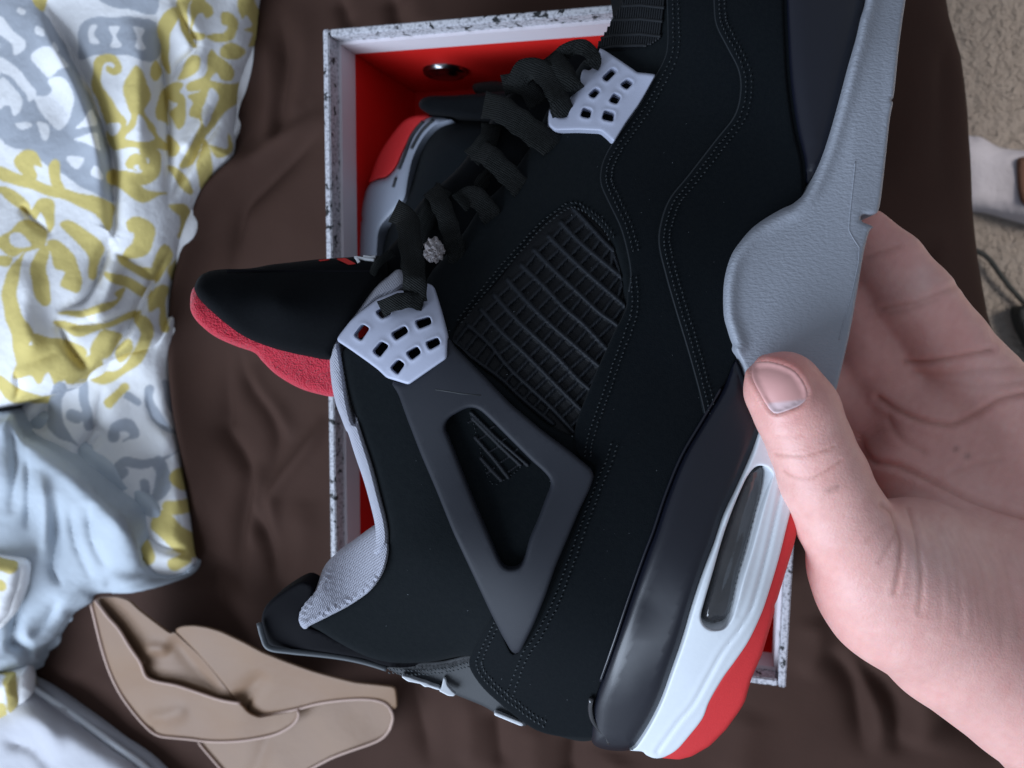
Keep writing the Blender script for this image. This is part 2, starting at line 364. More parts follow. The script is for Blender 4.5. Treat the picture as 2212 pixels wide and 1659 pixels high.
tag(obj('bed_sheet', np.stack([X, YY, Zs], -1).reshape(-1, 3), np.stack([idx[:-1, :-1], idx[:-1, 1:], idx[1:, 1:], idx[1:, :-1]], -1).reshape(-1, 4), 'sheet'),
    'creased dark brown cotton sheet spread over the bed under the shoe box', 'bed sheet')
# things lying on the carpet
def flatmap(z0): return lambda V: np.full(len(V), z0)
t = thing('cloth', 'pale grey cloth lying on the carpet beyond the bed edge', 'cloth', P(2150, 390, flz))
panel('cloth_body', [(2040, 270), (2092, 292), (2120, 296), (2160, 318), (2215, 325), (2330, 330), (2340, 480), (2290, 500), (2212, 482), (2170, 470), (2130, 460), (2085, 455), (2040, 450)], 'sock', None, flatmap(flz+.008), thick=.012, bevel=12, bh=.01, sp=9, mapper=P, puff=(45, .03), relief=lambda V: wob(V/1000, 4, 6, 20, 70, .006)).name = 'cloth_body'
ob = bpy.data.objects['cloth_body']; ob.parent = t; ob.matrix_parent_inverse = Matrix.Translation(-Vector(t.location))
ob = panel('brown_patch', [(2196, 350), (2215, 338), (2260, 340), (2280, 390), (2250, 440), (2212, 445), (2197, 410)], 'brownobj', None, flatmap(flz+.045), thick=.02, bevel=12, bh=.01, sp=8, mapper=P)
ob.parent = t; ob.matrix_parent_inverse = Matrix.Translation(-Vector(t.location))
pl = resample(catmull([(2060, 520), (2128, 552), (2160, 592), (2190, 630), (2230, 668), (2330, 740)], 6, False), 8, False)
tag(tube('cable', P(pl[:, 0], pl[:, 1], flz+.012), .0028, 'cordblack'), 'thin dark cable trailing across the beige carpet', 'cable')
t2 = thing('plug', 'black gadget with a pale face on the carpet at the right edge', 'gadget', P(2205, 720, flz))
a = panel('casing', [(2196, 672), (2216, 660), (2262, 664), (2282, 740), (2252, 780), (2228, 755), (2206, 716)], 'cordblack', None, flatmap(flz+.03), thick=.03, bevel=10, bh=.01, sp=8, mapper=P)
b = panel('face_plate', [(2217, 690), (2258, 680), (2266, 725), (2223, 722)], 'mark', None, flatmap(flz+.033), thick=.004, bevel=3, bh=.002, sp=8, mapper=P)
for x in (a, b): x.parent = t2; x.matrix_parent_inverse = Matrix.Translation(-Vector(t2.location))

# ================================================================== BOX
rimz = .12
c0 = P(697, 63, rimz); c1 = P(1697, 1487, rimz); ang = math.radians(-2.5)
ux = np.array([math.cos(ang), math.sin(ang)]); uy = np.array([-ux[1], ux[0]])
dv = (c1-c0)[:2]; BW, BL = dv@ux, -(dv@uy)
box = thing('shoe_box', 'open shoe box with red inside and black speckled white rim', 'shoe box', (*(c0[:2]+ux*BW/2-uy*BL/2), .0))
box.rotation_euler = (0, 0, ang)
def bxm(name, x0, x1, y0, y1, z0, z1, m, parent=box, bev=.0006):
    bm = bmesh.new(); bmesh.ops.create_cube(bm, size=1)
    for v in bm.verts: v.co = Vector(((x0+x1)/2+v.co.x*(x1-x0), (y0+y1)/2+v.co.y*(y1-y0), (z0+z1)/2+v.co.z*(z1-z0)))
    if bev: bmesh.ops.bevel(bm, geom=bm.edges[:], offset=bev, segments=2, affect='EDGES')
    me = bpy.data.meshes.new(name); bm.to_mesh(me); bm.free(); me.materials.append(MT[m])
    return link(bpy.data.objects.new(name, me), parent)
hw, hl, tk = BW/2, BL/2, .0035
bxm('floor_panel', -hw+tk, hw-tk, -hl+tk, hl-tk, .002, .005, 'boxred')
for sx in (-1, 1):
    xo, xi = sx*hw, sx*(hw-tk); a, b = min(xo, xi), max(xo, xi)
    bxm('side_wall', a, b, -hl, hl, .001, rimz, 'speckle')
    li = sx*(hw-tk-.0012); a, b = min(xi, li), max(xi, li)
    bxm('lining', a, b, -hl+tk+.0014, hl-tk-.0014, .005, rimz-.0265, 'boxred', bev=0)
    li = sx*(hw-tk-.0016); a, b = min(xi, li), max(xi, li)
    bxm('white_band', a, b, -hl+tk+.0018, hl-tk-.0018, rimz-.027, rimz-.0105, 'boxwhite', bev=0)
for sy in (-1, 1):
    yo, yi = sy*hl, sy*(hl-tk); a, b = min(yo, yi), max(yo, yi)
    bxm('end_wall', -hw+tk+.0002, hw-tk-.0002, a, b, .001, rimz-.0006, 'speckle')
    li = sy*(hl-tk-.0012); a, b = min(yi, li), max(yi, li)
    bxm('lining', -hw+tk, hw-tk, a, b, .005, rimz-.0265, 'boxred', bev=0)
    li = sy*(hl-tk-.0016); a, b = min(yi, li), max(yi, li)
    bxm('white_band', -hw+tk, hw-tk, a, b, rimz-.027, rimz-.0105, 'boxwhite', bev=0)
# rivet on the far wall
def raywall(px, py):                      # where the view ray meets the far wall's inner face
    d = R@np.array([(px-CX)/F, -(py-CY)/F, -1.]); nrm = np.array([*uy, 0])
    p0 = np.array([*(c0[:2]-uy*(tk+.0012)), 0]); return CAM+d*(((p0-CAM)@nrm)/(d@nrm))
rv = raywall(962, 152); V = []; Fc = []
prof = [(.0, .0035), (.004, .0034), (.0066, .0028), (.0085, .0012), (.0098, .0022), (.0105, .0016), (.011, 0)]
rm = Matrix.Rotation(ang, 3, 'Z')
for r_, h in [(a_*1.25, b_*1.3) for a_, b_ in prof]:
    for k in range(24):
        a = 2*math.pi*k/24; V.append((r_*math.cos(a), -h, r_*math.sin(a)))
for i in range(len(prof)-1):
    for k in range(24): Fc.append((i*24+k, i*24+(k+1) % 24, (i+1)*24+(k+1) % 24, (i+1)*24+k))
ob = obj('rivet', V, Fc, 'metal', box); bi = (Matrix.Translation(box.location)@Matrix.Rotation(ang, 4, 'Z')).inverted()
ob.location = bi@Vector(rv)

# ================================================================== SECOND SHOE in the box
z2 = tps([(780, 700, 86), (800, 480, 88), (870, 270, 80), (960, 250, 88), (900, 450, 100), (1100, 400, 95), (1000, 300, 100), (1100, 700, 95), (800, 900, 80), (1150, 1100, 85), (1250, 350, 90)])
sh2 = thing('sneaker', 'second black sneaker lying inside the box behind the laces', 'sneaker', (0, 0, 0))
oloc = P(950, 450, .03); sh2.location = oloc
def world_part(ob, parent):
    ob.parent = parent; ob.matrix_parent_inverse = (Matrix.Translation(parent.location)@Matrix.Rotation(parent.rotation_euler.z, 4, 'Z')).inverted(); return ob
world_part(panel('upper', [(812, 640), (815, 540), (850, 450), (880, 380), (905, 310), (940, 270), (980, 256), (1080, 250), (1250, 300), (1300, 600), (1250, 1050), (1000, 1050), (830, 1000)], 'nubuck', None, z2, .004, thick=.06, bevel=60, bh=.03, sp=20, mapper=P), sh2)
world_part(panel('outsole', CR(600, 0, 1200, [(1570, 1330), (1590, 1260), (1640, 1130), (1720, 1000), (1820, 880), (1900, 842), (2000, 835), (2030, 850), (1985, 870), (1910, 930), (1830, 1080), (1770, 1210), (1700, 1285), (1640, 1300)]), 'red', None, z2, 0, thick=.05, bevel=6, bh=.003, sp=8, mapper=P), sh2)
world_part(panel('midsole', CR(600, 0, 1200, [(1570, 1345), (1640, 1305), (1705, 1285), (1775, 1210), (1830, 1085), (1910, 935), (1980, 860), (2060, 845), (2170, 870), (2060, 915), (1970, 1010), (1900, 1150), (1865, 1300), (1835, 1450), (1740, 1560), (1660, 1659), (1640, 1800), (1620, 2100), (1470, 2100), (1480, 1760), (1500, 1610), (1520, 1600), (1505, 1570), (1525, 1460)]), 'greysm', None, z2, .002, thick=.05, bevel=14, bh=.004, sp=8, mapper=P), sh2)
for pts in ([(1965, 880), (1880, 990), (1830, 1130), (1790, 1230)], [(2040, 870), (1950, 960), (1880, 1080)], [(1770, 1290), (1750, 1360)]):
    pl = resample(catmull(CR(600, 0, 1200, pts), 5, False), 4, False); z = z2(pl)+.0022
    world_part(tube('groove', P(pl[:, 0], pl[:, 1], z), .0011, 'counter', flat=.6), sh2)
world_part(panel('heel_tab', [(905, 222), (925, 208), (980, 206), (1060, 200), (1130, 195), (1200, 200), (1200, 260), (1060, 262), (960, 248), (915, 240)], 'tongue', None, flatmap(.098), thick=.03, bevel=12, bh=.006, sp=9, mapper=P), sh2)  # black piece past the second shoe's toe, part not identified
world_part(panel('tongue', [(1020, 185), (1060, 175), (1110, 178), (1150, 165), (1250, 170), (1250, 215), (1060, 215)], 'lace', None, flatmap(.085), thick=.03, bevel=10, bh=.005, sp=9, mapper=P), sh2)

# ================================================================== COMFORTER
S1 = .29762
PAT = []
def st(col, wd, pts, oy=0, sc=S1): PAT.append((col, np.array(catmull([(x*sc, y*sc+oy) for x, y in pts], 5, False)), wd*sc*.58, len(pts) > 3))
def pg(col, *polys):                      # filled printed shapes
    for p in polys: PAT.append((col, np.array(catmull([(p[i]*.5208, p[i+1]*.5208) for i in range(0, len(p), 2)], 4)), None, False))
Yc, Gc, Wc = np.array([.66, .54, .19]), np.array([.40, .43, .48]), np.array([.82, .82, .83])
pg(Gc, (0,0,70,-20,140,0,230,120,310,270,380,420,440,560,465,680,470,790,460,835,360,785,250,720,120,630,0,570,0,300), (330,110,380,75,500,70,645,95,655,250,520,230,400,230,330,240), (400,-10,640,-10,645,60,560,45,480,30))
pg(Wc, (0,70,50,120,100,165,98,205,60,225,45,180,0,140), (130,240,160,200,200,190,240,220,285,275,240,290,205,320,170,295), (200,330,240,318,290,350,305,420,290,490,250,540,215,520,165,455,140,405,190,395,217,368), (0,330,40,340,85,400,90,450,60,478,45,440,20,440,0,450), (60,510,110,508,130,525,90,537), (150,508,195,512,206,560,186,582,165,545), (310,530,350,490,385,455,400,520,350,525), (310,575,400,552,412,610,408,625,350,590), (300,645,350,655,335,690,310,697,275,660), (392,690,415,705,422,747,375,727), (80,28,108,45,95,62,72,46), (150,112,182,120,186,147,150,142), (222,172,243,210,230,218,213,190), (0,240,60,270,110,330,150,385,120,425,100,380,50,320,0,300),
   (375,108,402,108,393,145,410,182,375,182,368,150), (453,108,497,110,484,148,502,192,455,190,470,150), (553,113,602,118,588,158,602,202,558,197,570,152))
pg(Yc, (130,-10,190,-10,185,40,160,35), (440,225,480,230,502,268,496,300,468,307,440,292,445,272,470,280,476,262,450,254,425,275,416,320,427,362,460,410,500,470,522,505,505,560,460,605,440,520,420,450,387,380,384,310,397,250), (565,272,600,320,622,380,615,420,600,450,607,480,640,530,655,562,692,600,690,622,560,612,470,617,458,570,500,560,530,520,547,480,530,440,512,390,525,330), (625,280,650,253,668,300,650,337,624,315), (660,400,690,380,697,520,650,490), (530,920,570,898,620,918,642,970,620,1040,560,1070,498,1077,520,1040,552,1010,556,970,535,962,524,940),
   (65,650,100,624,150,638,176,690,142,688,150,730,130,772,90,720,64,680), (204,690,226,662,250,680,246,740,272,792,240,802,206,742), (0,695,80,722,160,753,260,783,380,813,467,845,470,900,447,955,400,892,300,842,180,802,60,762,0,748), (0,778,60,788,110,838,132,894,80,862,20,822), (130,880,160,828,202,822,222,842,226,920,200,962,188,902,170,880,150,912), (248,930,300,918,370,968,432,1020,412,1080,396,1155,368,1150,370,1080,330,1010,270,962), (200,1000,240,998,302,1058,334,1130,330,1205,290,1205,248,1182,272,1132,232,1112,210,1052), (150,1050,202,1018,192,1120,212,1240,172,1264,138,1200,128,1120),
   (0,990,40,958,80,918,130,918,192,958,182,1020,112,1050,82,1130,70,1200,82,1290,132,1370,122,1430,70,1505,50,1400,14,1280,14,1180,50,1100,98,1042,50,1062,8,1040), (0,1065,46,1068,40,1102,0,1102), (108,1440,180,1438,300,1478,402,1478,424,1520,390,1552,290,1594,262,1578,230,1606,202,1540,160,1594,130,1560,58,1564,80,1480), (128,1388,200,1398,330,1428,362,1462,330,1482,230,1472,150,1442), (238,1300,350,1312,432,1290,502,1240,518,1196,478,1214,492,1238,430,1258,360,1282), (228,1330,400,1350,562,1288,572,1310,460,1352,330,1394,270,1372), (388,1420,430,1368,502,1388,484,1430,440,1484,378,1482), (438,1128,520,1148,600,1188,634,1216,600,1232,520,1192,450,1162), (488,1058,560,1098,642,1118,632,1162,560,1132,500,1092), (638,1080,680,1018,712,1040,702,1100,640,1175), (618,1232,660,1188,702,1198,682,1270,702,1362,668,1374,660,1280,618,1292), (558,1320,600,1308,634,1350,622,1430,572,1512,500,1562,420,1594,376,1572,440,1540,500,1530,560,1450,582,1380), (478,1462,530,1408,554,1450,500,1504), (0,1560,60,1600,150,1640,260,1640,200,1668,60,1668,0,1620),
   (658,90,720,28,742,50,720,110,700,170,702,260,702,304,680,282,664,180), (740,-10,792,-10,775,60,790,150,812,192,790,192,750,110,738,50), (800,-8,870,16,884,50,856,72,840,50,810,70,800,130,852,140,840,162,794,150), (918,58,960,58,987,100,966,160,910,177,858,150,890,140,932,140,947,110,920,102), (990,-10,1042,-10,1082,60,1094,110,1072,180,1028,192,1052,142,1018,122,1047,110,1020,60,1000,72), (913,205,960,178,1017,210,986,242,930,242), (738,322,790,238,832,240,820,290,780,322), (778,352,850,310,870,208,902,230,962,280,962,332,920,332,890,300,850,362,790,382), (688,370,730,338,762,350,742,380,762,402,772,480,740,534,708,470,740,430,700,412), (778,400,830,380,852,328,930,350,1000,338,1034,296,1004,400,930,472,870,542,832,602,802,682,748,694,770,640,812,570,830,500,788,482,800,430), (868,600,940,622,950,556,964,600,946,642,900,654), (818,682,850,576,872,640,882,700,850,794,828,762), (698,560,742,600,730,640,698,640), (698,690,740,700,802,790,780,804,720,732), (698,850,760,848,794,890,782,942,738,984,752,902,720,872), (984,690,930,740,880,800,820,868,788,960,738,1060,698,1122,722,1164,762,1062,794,990,834,902,900,810))
pg(Wc, (580,472,612,530,642,580,525,580,555,530), (440,513,490,508,497,540,470,562,444,540), (655,503,692,518,692,562,660,540), (40,975,80,963,132,1022,60,1020), (870,366,902,390,896,440,850,524,838,470), (95,1060,130,1060,110,1180,140,1340,100,1290,88,1180), (215,1090,240,1140,225,1190,208,1140))
for wd, p in [(42, [(880, 820), (835, 900), (800, 980), (765, 1060), (735, 1130)]), (30, [(1010, 560), (1000, 640), (985, 700)]), (45, [(600, 622), (640, 645), (643, 690), (620, 728), (560, 742), (500, 718), (468, 722)]), (36, [(600, 690), (592, 668), (560, 660), (540, 690), (565, 706)]), (56, [(470, 732), (530, 762), (590, 808), (690, 802)])]: st(Yc, wd, p, 0, .5208)
O3 = 822.9
for wd, p in [(60, [(600, 20), (620, 180), (650, 330)]), (80, [(520, 250), (560, 260)]), (90, [(430, 60), (390, 250), (450, 380), (560, 460)]), (75, [(820, 400), (850, 330), (940, 330), (970, 390), (890, 440)]), (60, [(900, 670), (850, 700), (840, 640), (900, 595), (1000, 600), (1100, 590), (1200, 560), (1300, 500)]),
    (60, [(1050, 740), (1040, 850), (960, 940)]), (90, [(1150, 600), (1190, 700), (1150, 820), (1040, 930)]), (50, [(930, 110), (1000, 150)]), (60, [(1080, 60), (1100, 200), (1200, 330), (1320, 390)]), (50, [(1200, 20), (1250, 200)])]:
    st(Gc, wd, p, O3)
for wd, p in [(130, [(1310, 700), (1340, 720)]), (90, [(1230, 920), (1350, 910)]), (150, [(1180, 1030), (1280, 1130), (1400, 1200)]), (60, [(790, 160), (900, 50)]), (90, [(1030, 1180), (1080, 1280)]), (80, [(1260, 1330), (1350, 1290)])]:
    st(Yc, wd, p, O3)
for wd, p in [(120, [(0, 20), (60, 40)]), (70, [(-10, 190), (10, 200)]), (70, [(0, 800), (80, 830), (60, 900)]), (140, [(120, 960), (130, 1060)]), (90, [(0, 1100), (10, 1170)])]:
    st(Yc, wd, p, 1206.9)
def brushdist(q_, pl, hw_, tap):         # swelling brush stroke with a bulbous start and a thin tail
    u = np.linspace(0, 1, len(pl)); wv_ = hw_*(np.clip((1-u)/.3, .3, 1)*(.55+.55*np.sin(math.pi*np.clip(u*1.1, 0, 1)))+.45*np.exp(-(u/.10)**2)) if tap else np.full(len(pl), hw_)
    d = np.full(len(q_), 1e9)
    for i in range(len(pl)-1):
        v = pl[i+1]-pl[i]; t = np.clip(((q_-pl[i])@v)/(v@v+1e-9), 0, 1); d = np.minimum(d, np.hypot(*((q_-pl[i])-t[:, None]*v).T)-(wv_[i]+(wv_[i+1]-wv_[i])*t))
    return d
def printcol(V):
    c = np.tile(Wc, (len(V), 1))
    wv = np.abs(V)+1.5*np.stack([np.sin(V[:, 1]/9), np.cos(V[:, 0]/11)], 1)
    for col, pl, hw_, tap in PAT:
        if hw_ is None:
            k = np.where((wv > pl.min(0)-4).all(1) & (wv < pl.max(0)+4).all(1))[0]
            if len(k):
                d = segdist(wv[k], pl)*np.where(inside(wv[k], pl), -1, 1); a = np.clip(((1.9 if col is Yc else 1.)-d)/2., 0, 1)[:, None]; c[k] = c[k]*(1-a)+col*a
            continue
        lo, hi = pl.min(0)-hw_-6, pl.max(0)+hw_+6
        k = np.where((wv > lo).all(1) & (wv < hi).all(1))[0]
        if not len(k): continue
        d = brushdist(wv[k], pl, hw_, tap); a = np.clip((1.0-d)/2.0, 0, 1)[:, None]
        c[k] = c[k]*(1-a)+col*a
    return c
def folds(defs, extra=None):
    D_ = [(catmull(p, 5, False), wd, h) for p, wd, h in defs]
    def f(V):
        z = np.zeros(len(V))
        for pl, wd, h in D_: z += h*(.5 if wd < 15 and h < -.007 else 1)*foldprofile(V, pl, wd*1.2, 1.4 if h < 0 else 2.)
        if extra: z += wob(V/1000, *extra)
        return z
    return f
cf = thing('comforter', 'rumpled white comforter printed with yellow and grey scrollwork', 'comforter', P(200, 600, 0))
A = panel('printed_face', [(-300, -220), (300, -230), (585, -180), (590, -90), (566, 0), (561, 35), (555, 90), (532, 150), (517, 200), (512, 260), (512, 325), (506, 348), (468, 382), (432, 440), (402, 530), (380, 615), (375, 690), (372, 735), (330, 760), (268, 770), (205, 798), (150, 838), (90, 858), (0, 882), (-90, 900), (-300, 930)], 'print', None, tps([(570, 0, -17), (510, 300, -16), (380, 600, -14), (372, 735, -12), (268, 770, 26), (150, 838, 42), (0, 882, 48), (0, 400, 34), (0, 0, 34), (250, 0, 28), (250, 450, 30)]), thick=.035, bevel=0, sp=3.6, mapper=P, puff=(70, .03), color=printcol,
    relief=folds([([(95, -20), (119, 51), (167, 134), (202, 205), (238, 321), (247, 387), (247, 494), (238, 510)], 13, -.030), ([(70, 0), (110, 90), (160, 190), (200, 300), (215, 430)], 22, .013), ([(339, 20), (350, 130), (356, 190), (363, 268), (366, 357), (362, 470)], 9, -.020), ([(300, 30), (300, 200), (300, 380)], 28, .012), ([(372, -20), (400, 50), (423, 98), (390, 140), (362, 180)], 8, -.013), ([(490, 240), (440, 310), (400, 370), (368, 440)], 9, -.012), ([(460, 230), (420, 290), (390, 330)], 12, .006),
        ([(245, 494), (225, 560), (205, 615), (179, 653), (116, 674)], 11, -.026), ([(250, 560), (230, 640), (190, 690)], 18, .008), ([(369, 540), (330, 614), (268, 725), (232, 790)], 8, -.016), ([(119, 677), (143, 737), (184, 790), (200, 800)], 9, -.014), ([(45, 439), (71, 475), (118, 510)], 7, -.012), ([(240, 540), (290, 570), (335, 600)], 8, -.009), ([(130, 705), (210, 700), (300, 668)], 8, -.008), ([(390, 0), (410, 80), (440, 200)], 25, .006), ([(60, 560), (50, 680), (80, 780)], 30, .010), ([(30, 870), (40, 840), (30, 800)], 6, -.005)], (11, 8, 12, 45, .004)))
B = panel('printed_fold', [(40, 900), (70, 850), (160, 780), (300, 730), (376, 680), (378, 780), (384, 900), (396, 1000), (411, 1100), (421, 1190), (425, 1216), (390, 1245), (300, 1235), (200, 1110), (90, 1010)], 'print', None, tps([(378, 780, -17), (396, 1000, -17), (425, 1216, -12), (300, 735, 8), (160, 850, 8), (90, 1010, 8)]), thick=.03, bevel=0, sp=3.6, mapper=P, puff=(45, .024), color=printcol,
    relief=folds([([(225, 830), (200, 930), (160, 990)], 9, -.014), ([(190, 905), (215, 940), (160, 1000)], 6, -.008), ([(320, 840), (330, 900), (380, 940)], 9, -.009), ([(265, 1110), (320, 1080), (360, 1000), (385, 960)], 12, -.008), ([(300, 1140), (350, 1180), (420, 1195)], 9, -.013), ([(110, 860), (90, 900), (70, 930)], 14, -.02)], (5, 8, 20, 60, .003)))
Cc = panel('plain_underside', [(-300, 915), (-90, 890), (0, 886), (30, 891), (45, 925), (60, 942), (100, 962), (149, 995), (179, 1019), (226, 1073), (268, 1109), (292, 1150), (312, 1204), (330, 1222), (351, 1233), (384, 1234), (418, 1214), (425, 1222), (420, 1237), (402, 1249), (357, 1266), (298, 1281), (268, 1284), (210, 1283), (198, 1302), (160, 1324), (149, 1341), (119, 1380), (88, 1408), (83, 1427), (70, 1442), (50, 1460), (-90, 1480), (-300, 1500)], 'plain', None, tps([(425, 1222, -10), (350, 1262, -14), (210, 1285, -8), (290, 1150, 30), (180, 1020, 36), (40, 900, 40), (0, 1200, 40), (-300, 1200, 40), (90, 1400, 4), (0, 1440, 20)]), thick=.04, bevel=0, sp=6, mapper=P, puff=(45, .026),
    relief=folds([([(55, 960), (62, 1060), (58, 1150)], 9, -.010), ([(15, 900), (35, 1000), (20, 1120)], 12, -.006), ([(118, 1060), (122, 1160), (115, 1230), (140, 1270)], 9, -.012), ([(150, 1090), (165, 1180), (205, 1260)], 9, -.009), ([(190, 1080), (200, 1170), (240, 1240)], 11, -.006), ([(85, 1010), (95, 1120), (95, 1220)], 14, .006), ([(330, 1240), (260, 1265), (220, 1260)], 12, -.006), ([(28, 1220), (40, 1290), (20, 1400)], 12, -.02), ([(130, 1290), (100, 1340), (60, 1380)], 12, -.006), ([(10, 1380), (50, 1400), (85, 1440)], 14, -.02)], (17, 8, 20, 60, .003)))
Dd = panel('printed_corner', [(-300, 1180), (-60, 1190), (20, 1202), (48, 1212), (54, 1235), (42, 1285), (12, 1340), (-60, 1380), (-300, 1390)], 'print', None, flatmap(.058), thick=.006, bevel=0, sp=3.6, mapper=P, puff=(40, .024), color=printcol)
Ee = panel('printed_roll', [(-300, 1440), (-60, 1440), (0, 1440), (38, 1441), (51, 1462), (53, 1490), (45, 1520), (15, 1548), (-60, 1570), (-300, 1580)], 'print', None, flatmap(.004), thick=.012, bevel=0, sp=3.6, mapper=P, puff=(50, .05), color=printcol)
for x in (A, B, Cc, Dd, Ee): world_part(x, cf)
pw = thing('pillowcase', 'grey white pillowcase with a pale corded edge at the lower left', 'pillowcase', P(100, 1620, 0))
world_part(panel('cloth_panel', [(-320, 1430), (-120, 1440), (0, 1455), (62, 1480), (149, 1538), (238, 1602), (325, 1668), (400, 1760), (380, 1900), (-320, 1900)], 'whitesheet', None, flatmap(-.008), thick=.02, bevel=0, sp=9, mapper=P, puff=(60, .03), relief=folds([([(20, 1540), (90, 1570), (130, 1640)], 20, .006), ([(0, 1600), (70, 1620), (120, 1680)], 12, -.006)], (21, 8, 20, 50, .003))), pw)
pl = resample(catmull([(40, 1462), (62, 1480), (149, 1538), (238, 1602), (325, 1668), (400, 1760)], 6, False), 8, False)
world_part(tube('corded_edge', P(pl[:, 0], pl[:, 1], .006), .0028, 'mark'), pw)

# ================================================================== TAN FOLDED STRAP
C10 = lambda p: CR(0, 2200, 1200, p); C11 = lambda p: CR(900, 2200, 1300, p)
tn = thing('fabric_band', 'loosely folded tan fabric band with pale piped edges on the brown sheet', 'fabric band', P(420, 1480, 0))
def tanlayer(name, outl, z, edges, rel=None, zt=.003):
    f = z if callable(z) else flatmap(z)
    world_part(panel(name, outl, 'tan', None, f, thick=.0016, bevel=4, bh=.0008, sp=8, mapper=P, relief=rel, sharp=8), tn)
    for e in edges:
        p_ = resample(catmull(e, 6, False), 6, False)
        zz = f(p_)+(rel(p_) if rel else 0)+.0010
        world_part(tube('piping', P(p_[:, 0], p_[:, 1], zz), .0011, 'piping'), tn)
low_e = C10([(1440, 1330), (1480, 1380), (1540, 1450), (1600, 1520), (1700, 1640)])
end_e = C11([(-30, 970), (70, 965), (100, 1010), (160, 1055), (240, 1055), (330, 1035), (470, 1005), (580, 975), (700, 955), (850, 942), (960, 945), (1040, 965), (1085, 1010), (1100, 1070), (1080, 1140), (1030, 1200), (950, 1240), (820, 1285), (700, 1330), (620, 1370), (560, 1402), (480, 1450)])
tanlayer('lower_layer', low_e+[(560, 1720), (640, 1700)]+end_e[::-1][:18]+[(640, 1520), (560, 1530), (480, 1560)], tps([(450, 1600, 4), (600, 1650, 4), (640, 1560, 5), (800, 1540, 10), (840, 1600, 9), (740, 1620, 6), (500, 1690, 3)]), [low_e, end_e[10:]], folds([([(590, 1560), (560, 1640), (540, 1700)], 18, -.003)], (31, 6, 20, 60, .0015)))
back = tps([(205, 1305, 40), (280, 1300, 44), (360, 1380, 30), (380, 1450, 24), (500, 1500, 18), (430, 1360, 34), (560, 1400, 30), (700, 1440, 26), (840, 1470, 24), (845, 1520, 16), (640, 1510, 14)])
tanlayer('back_fold', C10([(690, 300), (720, 282), (840, 275), (930, 300), (1010, 375), (1120, 460), (1235, 545), (1265, 530), (1340, 600), (1450, 700), (1560, 830), (1700, 1010), (1760, 1060), (1600, 1035), (1420, 975), (1280, 930), (1130, 895), (1055, 850), (1015, 750), (940, 640), (860, 510), (780, 420)]), back, [], folds([(C10([(1030, 740), (1080, 735), (1250, 690)]), 10, -.003), (C10([(1040, 680), (1120, 660), (1240, 680)]), 13, .004), (C10([(1230, 550), (1400, 760), (1600, 1000)]), 20, -.005)], (33, 6, 20, 60, .0015)))
tanlayer('right_fold', C10([(1265, 515), (1310, 492), (1400, 485), (1500, 500), (1600, 530), (1760, 605), (1900, 680), (2060, 745), (2212, 800)])+C11([(600, 768), (720, 800), (850, 832), (980, 845), (1115, 862), (1125, 930), (1128, 1000), (1100, 1010), (1060, 975), (960, 945), (850, 942), (700, 955), (580, 975), (470, 1005), (330, 1035), (240, 1055), (160, 1055), (100, 1010), (60, 960)])+C10([(1690, 990), (1560, 830), (1440, 690), (1340, 590)]), lambda V: back(V)+.004, [end_e[:15]], folds([(C11([(40, 960), (130, 880), (260, 760)]), 15, -.004), (C11([(120, 985), (150, 1000)]), 18, -.003)], (35, 6, 20, 60, .0015)))
top_e = C10([(690, 300), (780, 420), (860, 510), (940, 640), (1015, 750), (1055, 850), (1130, 890), (1280, 920), (1420, 965), (1600, 1025), (1740, 1050)])
right_e = C10([(2160, 1100), (2168, 1140), (2140, 1190), (2080, 1235), (1980, 1280), (1800, 1315), (1640, 1328), (1500, 1325), (1380, 1310), (1250, 1298), (1160, 1285), (1090, 1245), (990, 1140), (880, 990), (800, 830), (740, 650), (690, 450), (662, 330)])
tanlayer('front_fold', top_e+C10([(1800, 1120), (1880, 1155), (2000, 1130)])+right_e, tps([(200, 1305, 46), (215, 1400, 34), (260, 1500, 18), (330, 1590, 12), (300, 1420, 36), (330, 1470, 28), (450, 1600, 11), (620, 1580, 14), (640, 1540, 16), (500, 1520, 24), (420, 1540, 17)]), [top_e, right_e], folds([(C10([(1060, 1180), (1200, 1150), (1380, 1090)]), 14, .003), (C10([(1080, 1240), (1180, 1180)]), 10, -.002)], (37, 6, 20, 60, .0015)))

# ================================================================== HELD SNEAKER
H = tps([(1900, 100, 47), (1950, 0, 44), (1600, 600, 45), (1830, 600, 49), (1650, 300, 39), (1500, 100, 30), (1400, 20, 18), (1310, 90, 4), (1290, 180, 11), (1390, 220, 22), (1150, 310, 7), (1040, 440, 6), (960, 560, 8), (850, 690, 20), (940, 700, 27), (1180, 700, 36), (1400, 500, 38), (1450, 800, 43), (1500, 1000, 48), (1400, 1300, 45), (1300, 1580, 16), (1440, 1630, 18), (1560, 1300, 52), (1680, 1250, 50), (1560, 1590, 26), (1120, 1000, 35), (1110, 1390, 28), (900, 1200, 29), (830, 1150, 22), (745, 800, 16), (690, 1370, 4), (850, 1440, 3), (1010, 1420, 12), (1100, 1540, 3), (1200, 1585, 6), (1370, 1500, 33), (1500, 1480, 40), (1700, -150, 36), (1900, -250, 34), (1500, -200, 18), (1800, -400, 14), (1450, -350, 4)])
shoe = thing('sneaker', 'black high top sneaker with grey midsole held up in the hand', 'sneaker', matrix=SH_M)
def Hc(pts): return H(np.array(pts, float))
NET = CR(1600, 800, 1200, [(1210, 30), (1250, 40), (1330, 110), (1420, 200), (1480, 300), (1530, 450), (1570, 700), (1565, 800), (1500, 940), (1450, 1060), (1400, 1180), (1330, 1340), (1260, 1490), (1215, 1660), (1120, 1640), (1000, 1570), (850, 1440), (700, 1300), (540, 1180), (420, 1060), (345, 985), (390, 880), (500, 750), (640, 600), (800, 400), (960, 200), (1090, 80)])
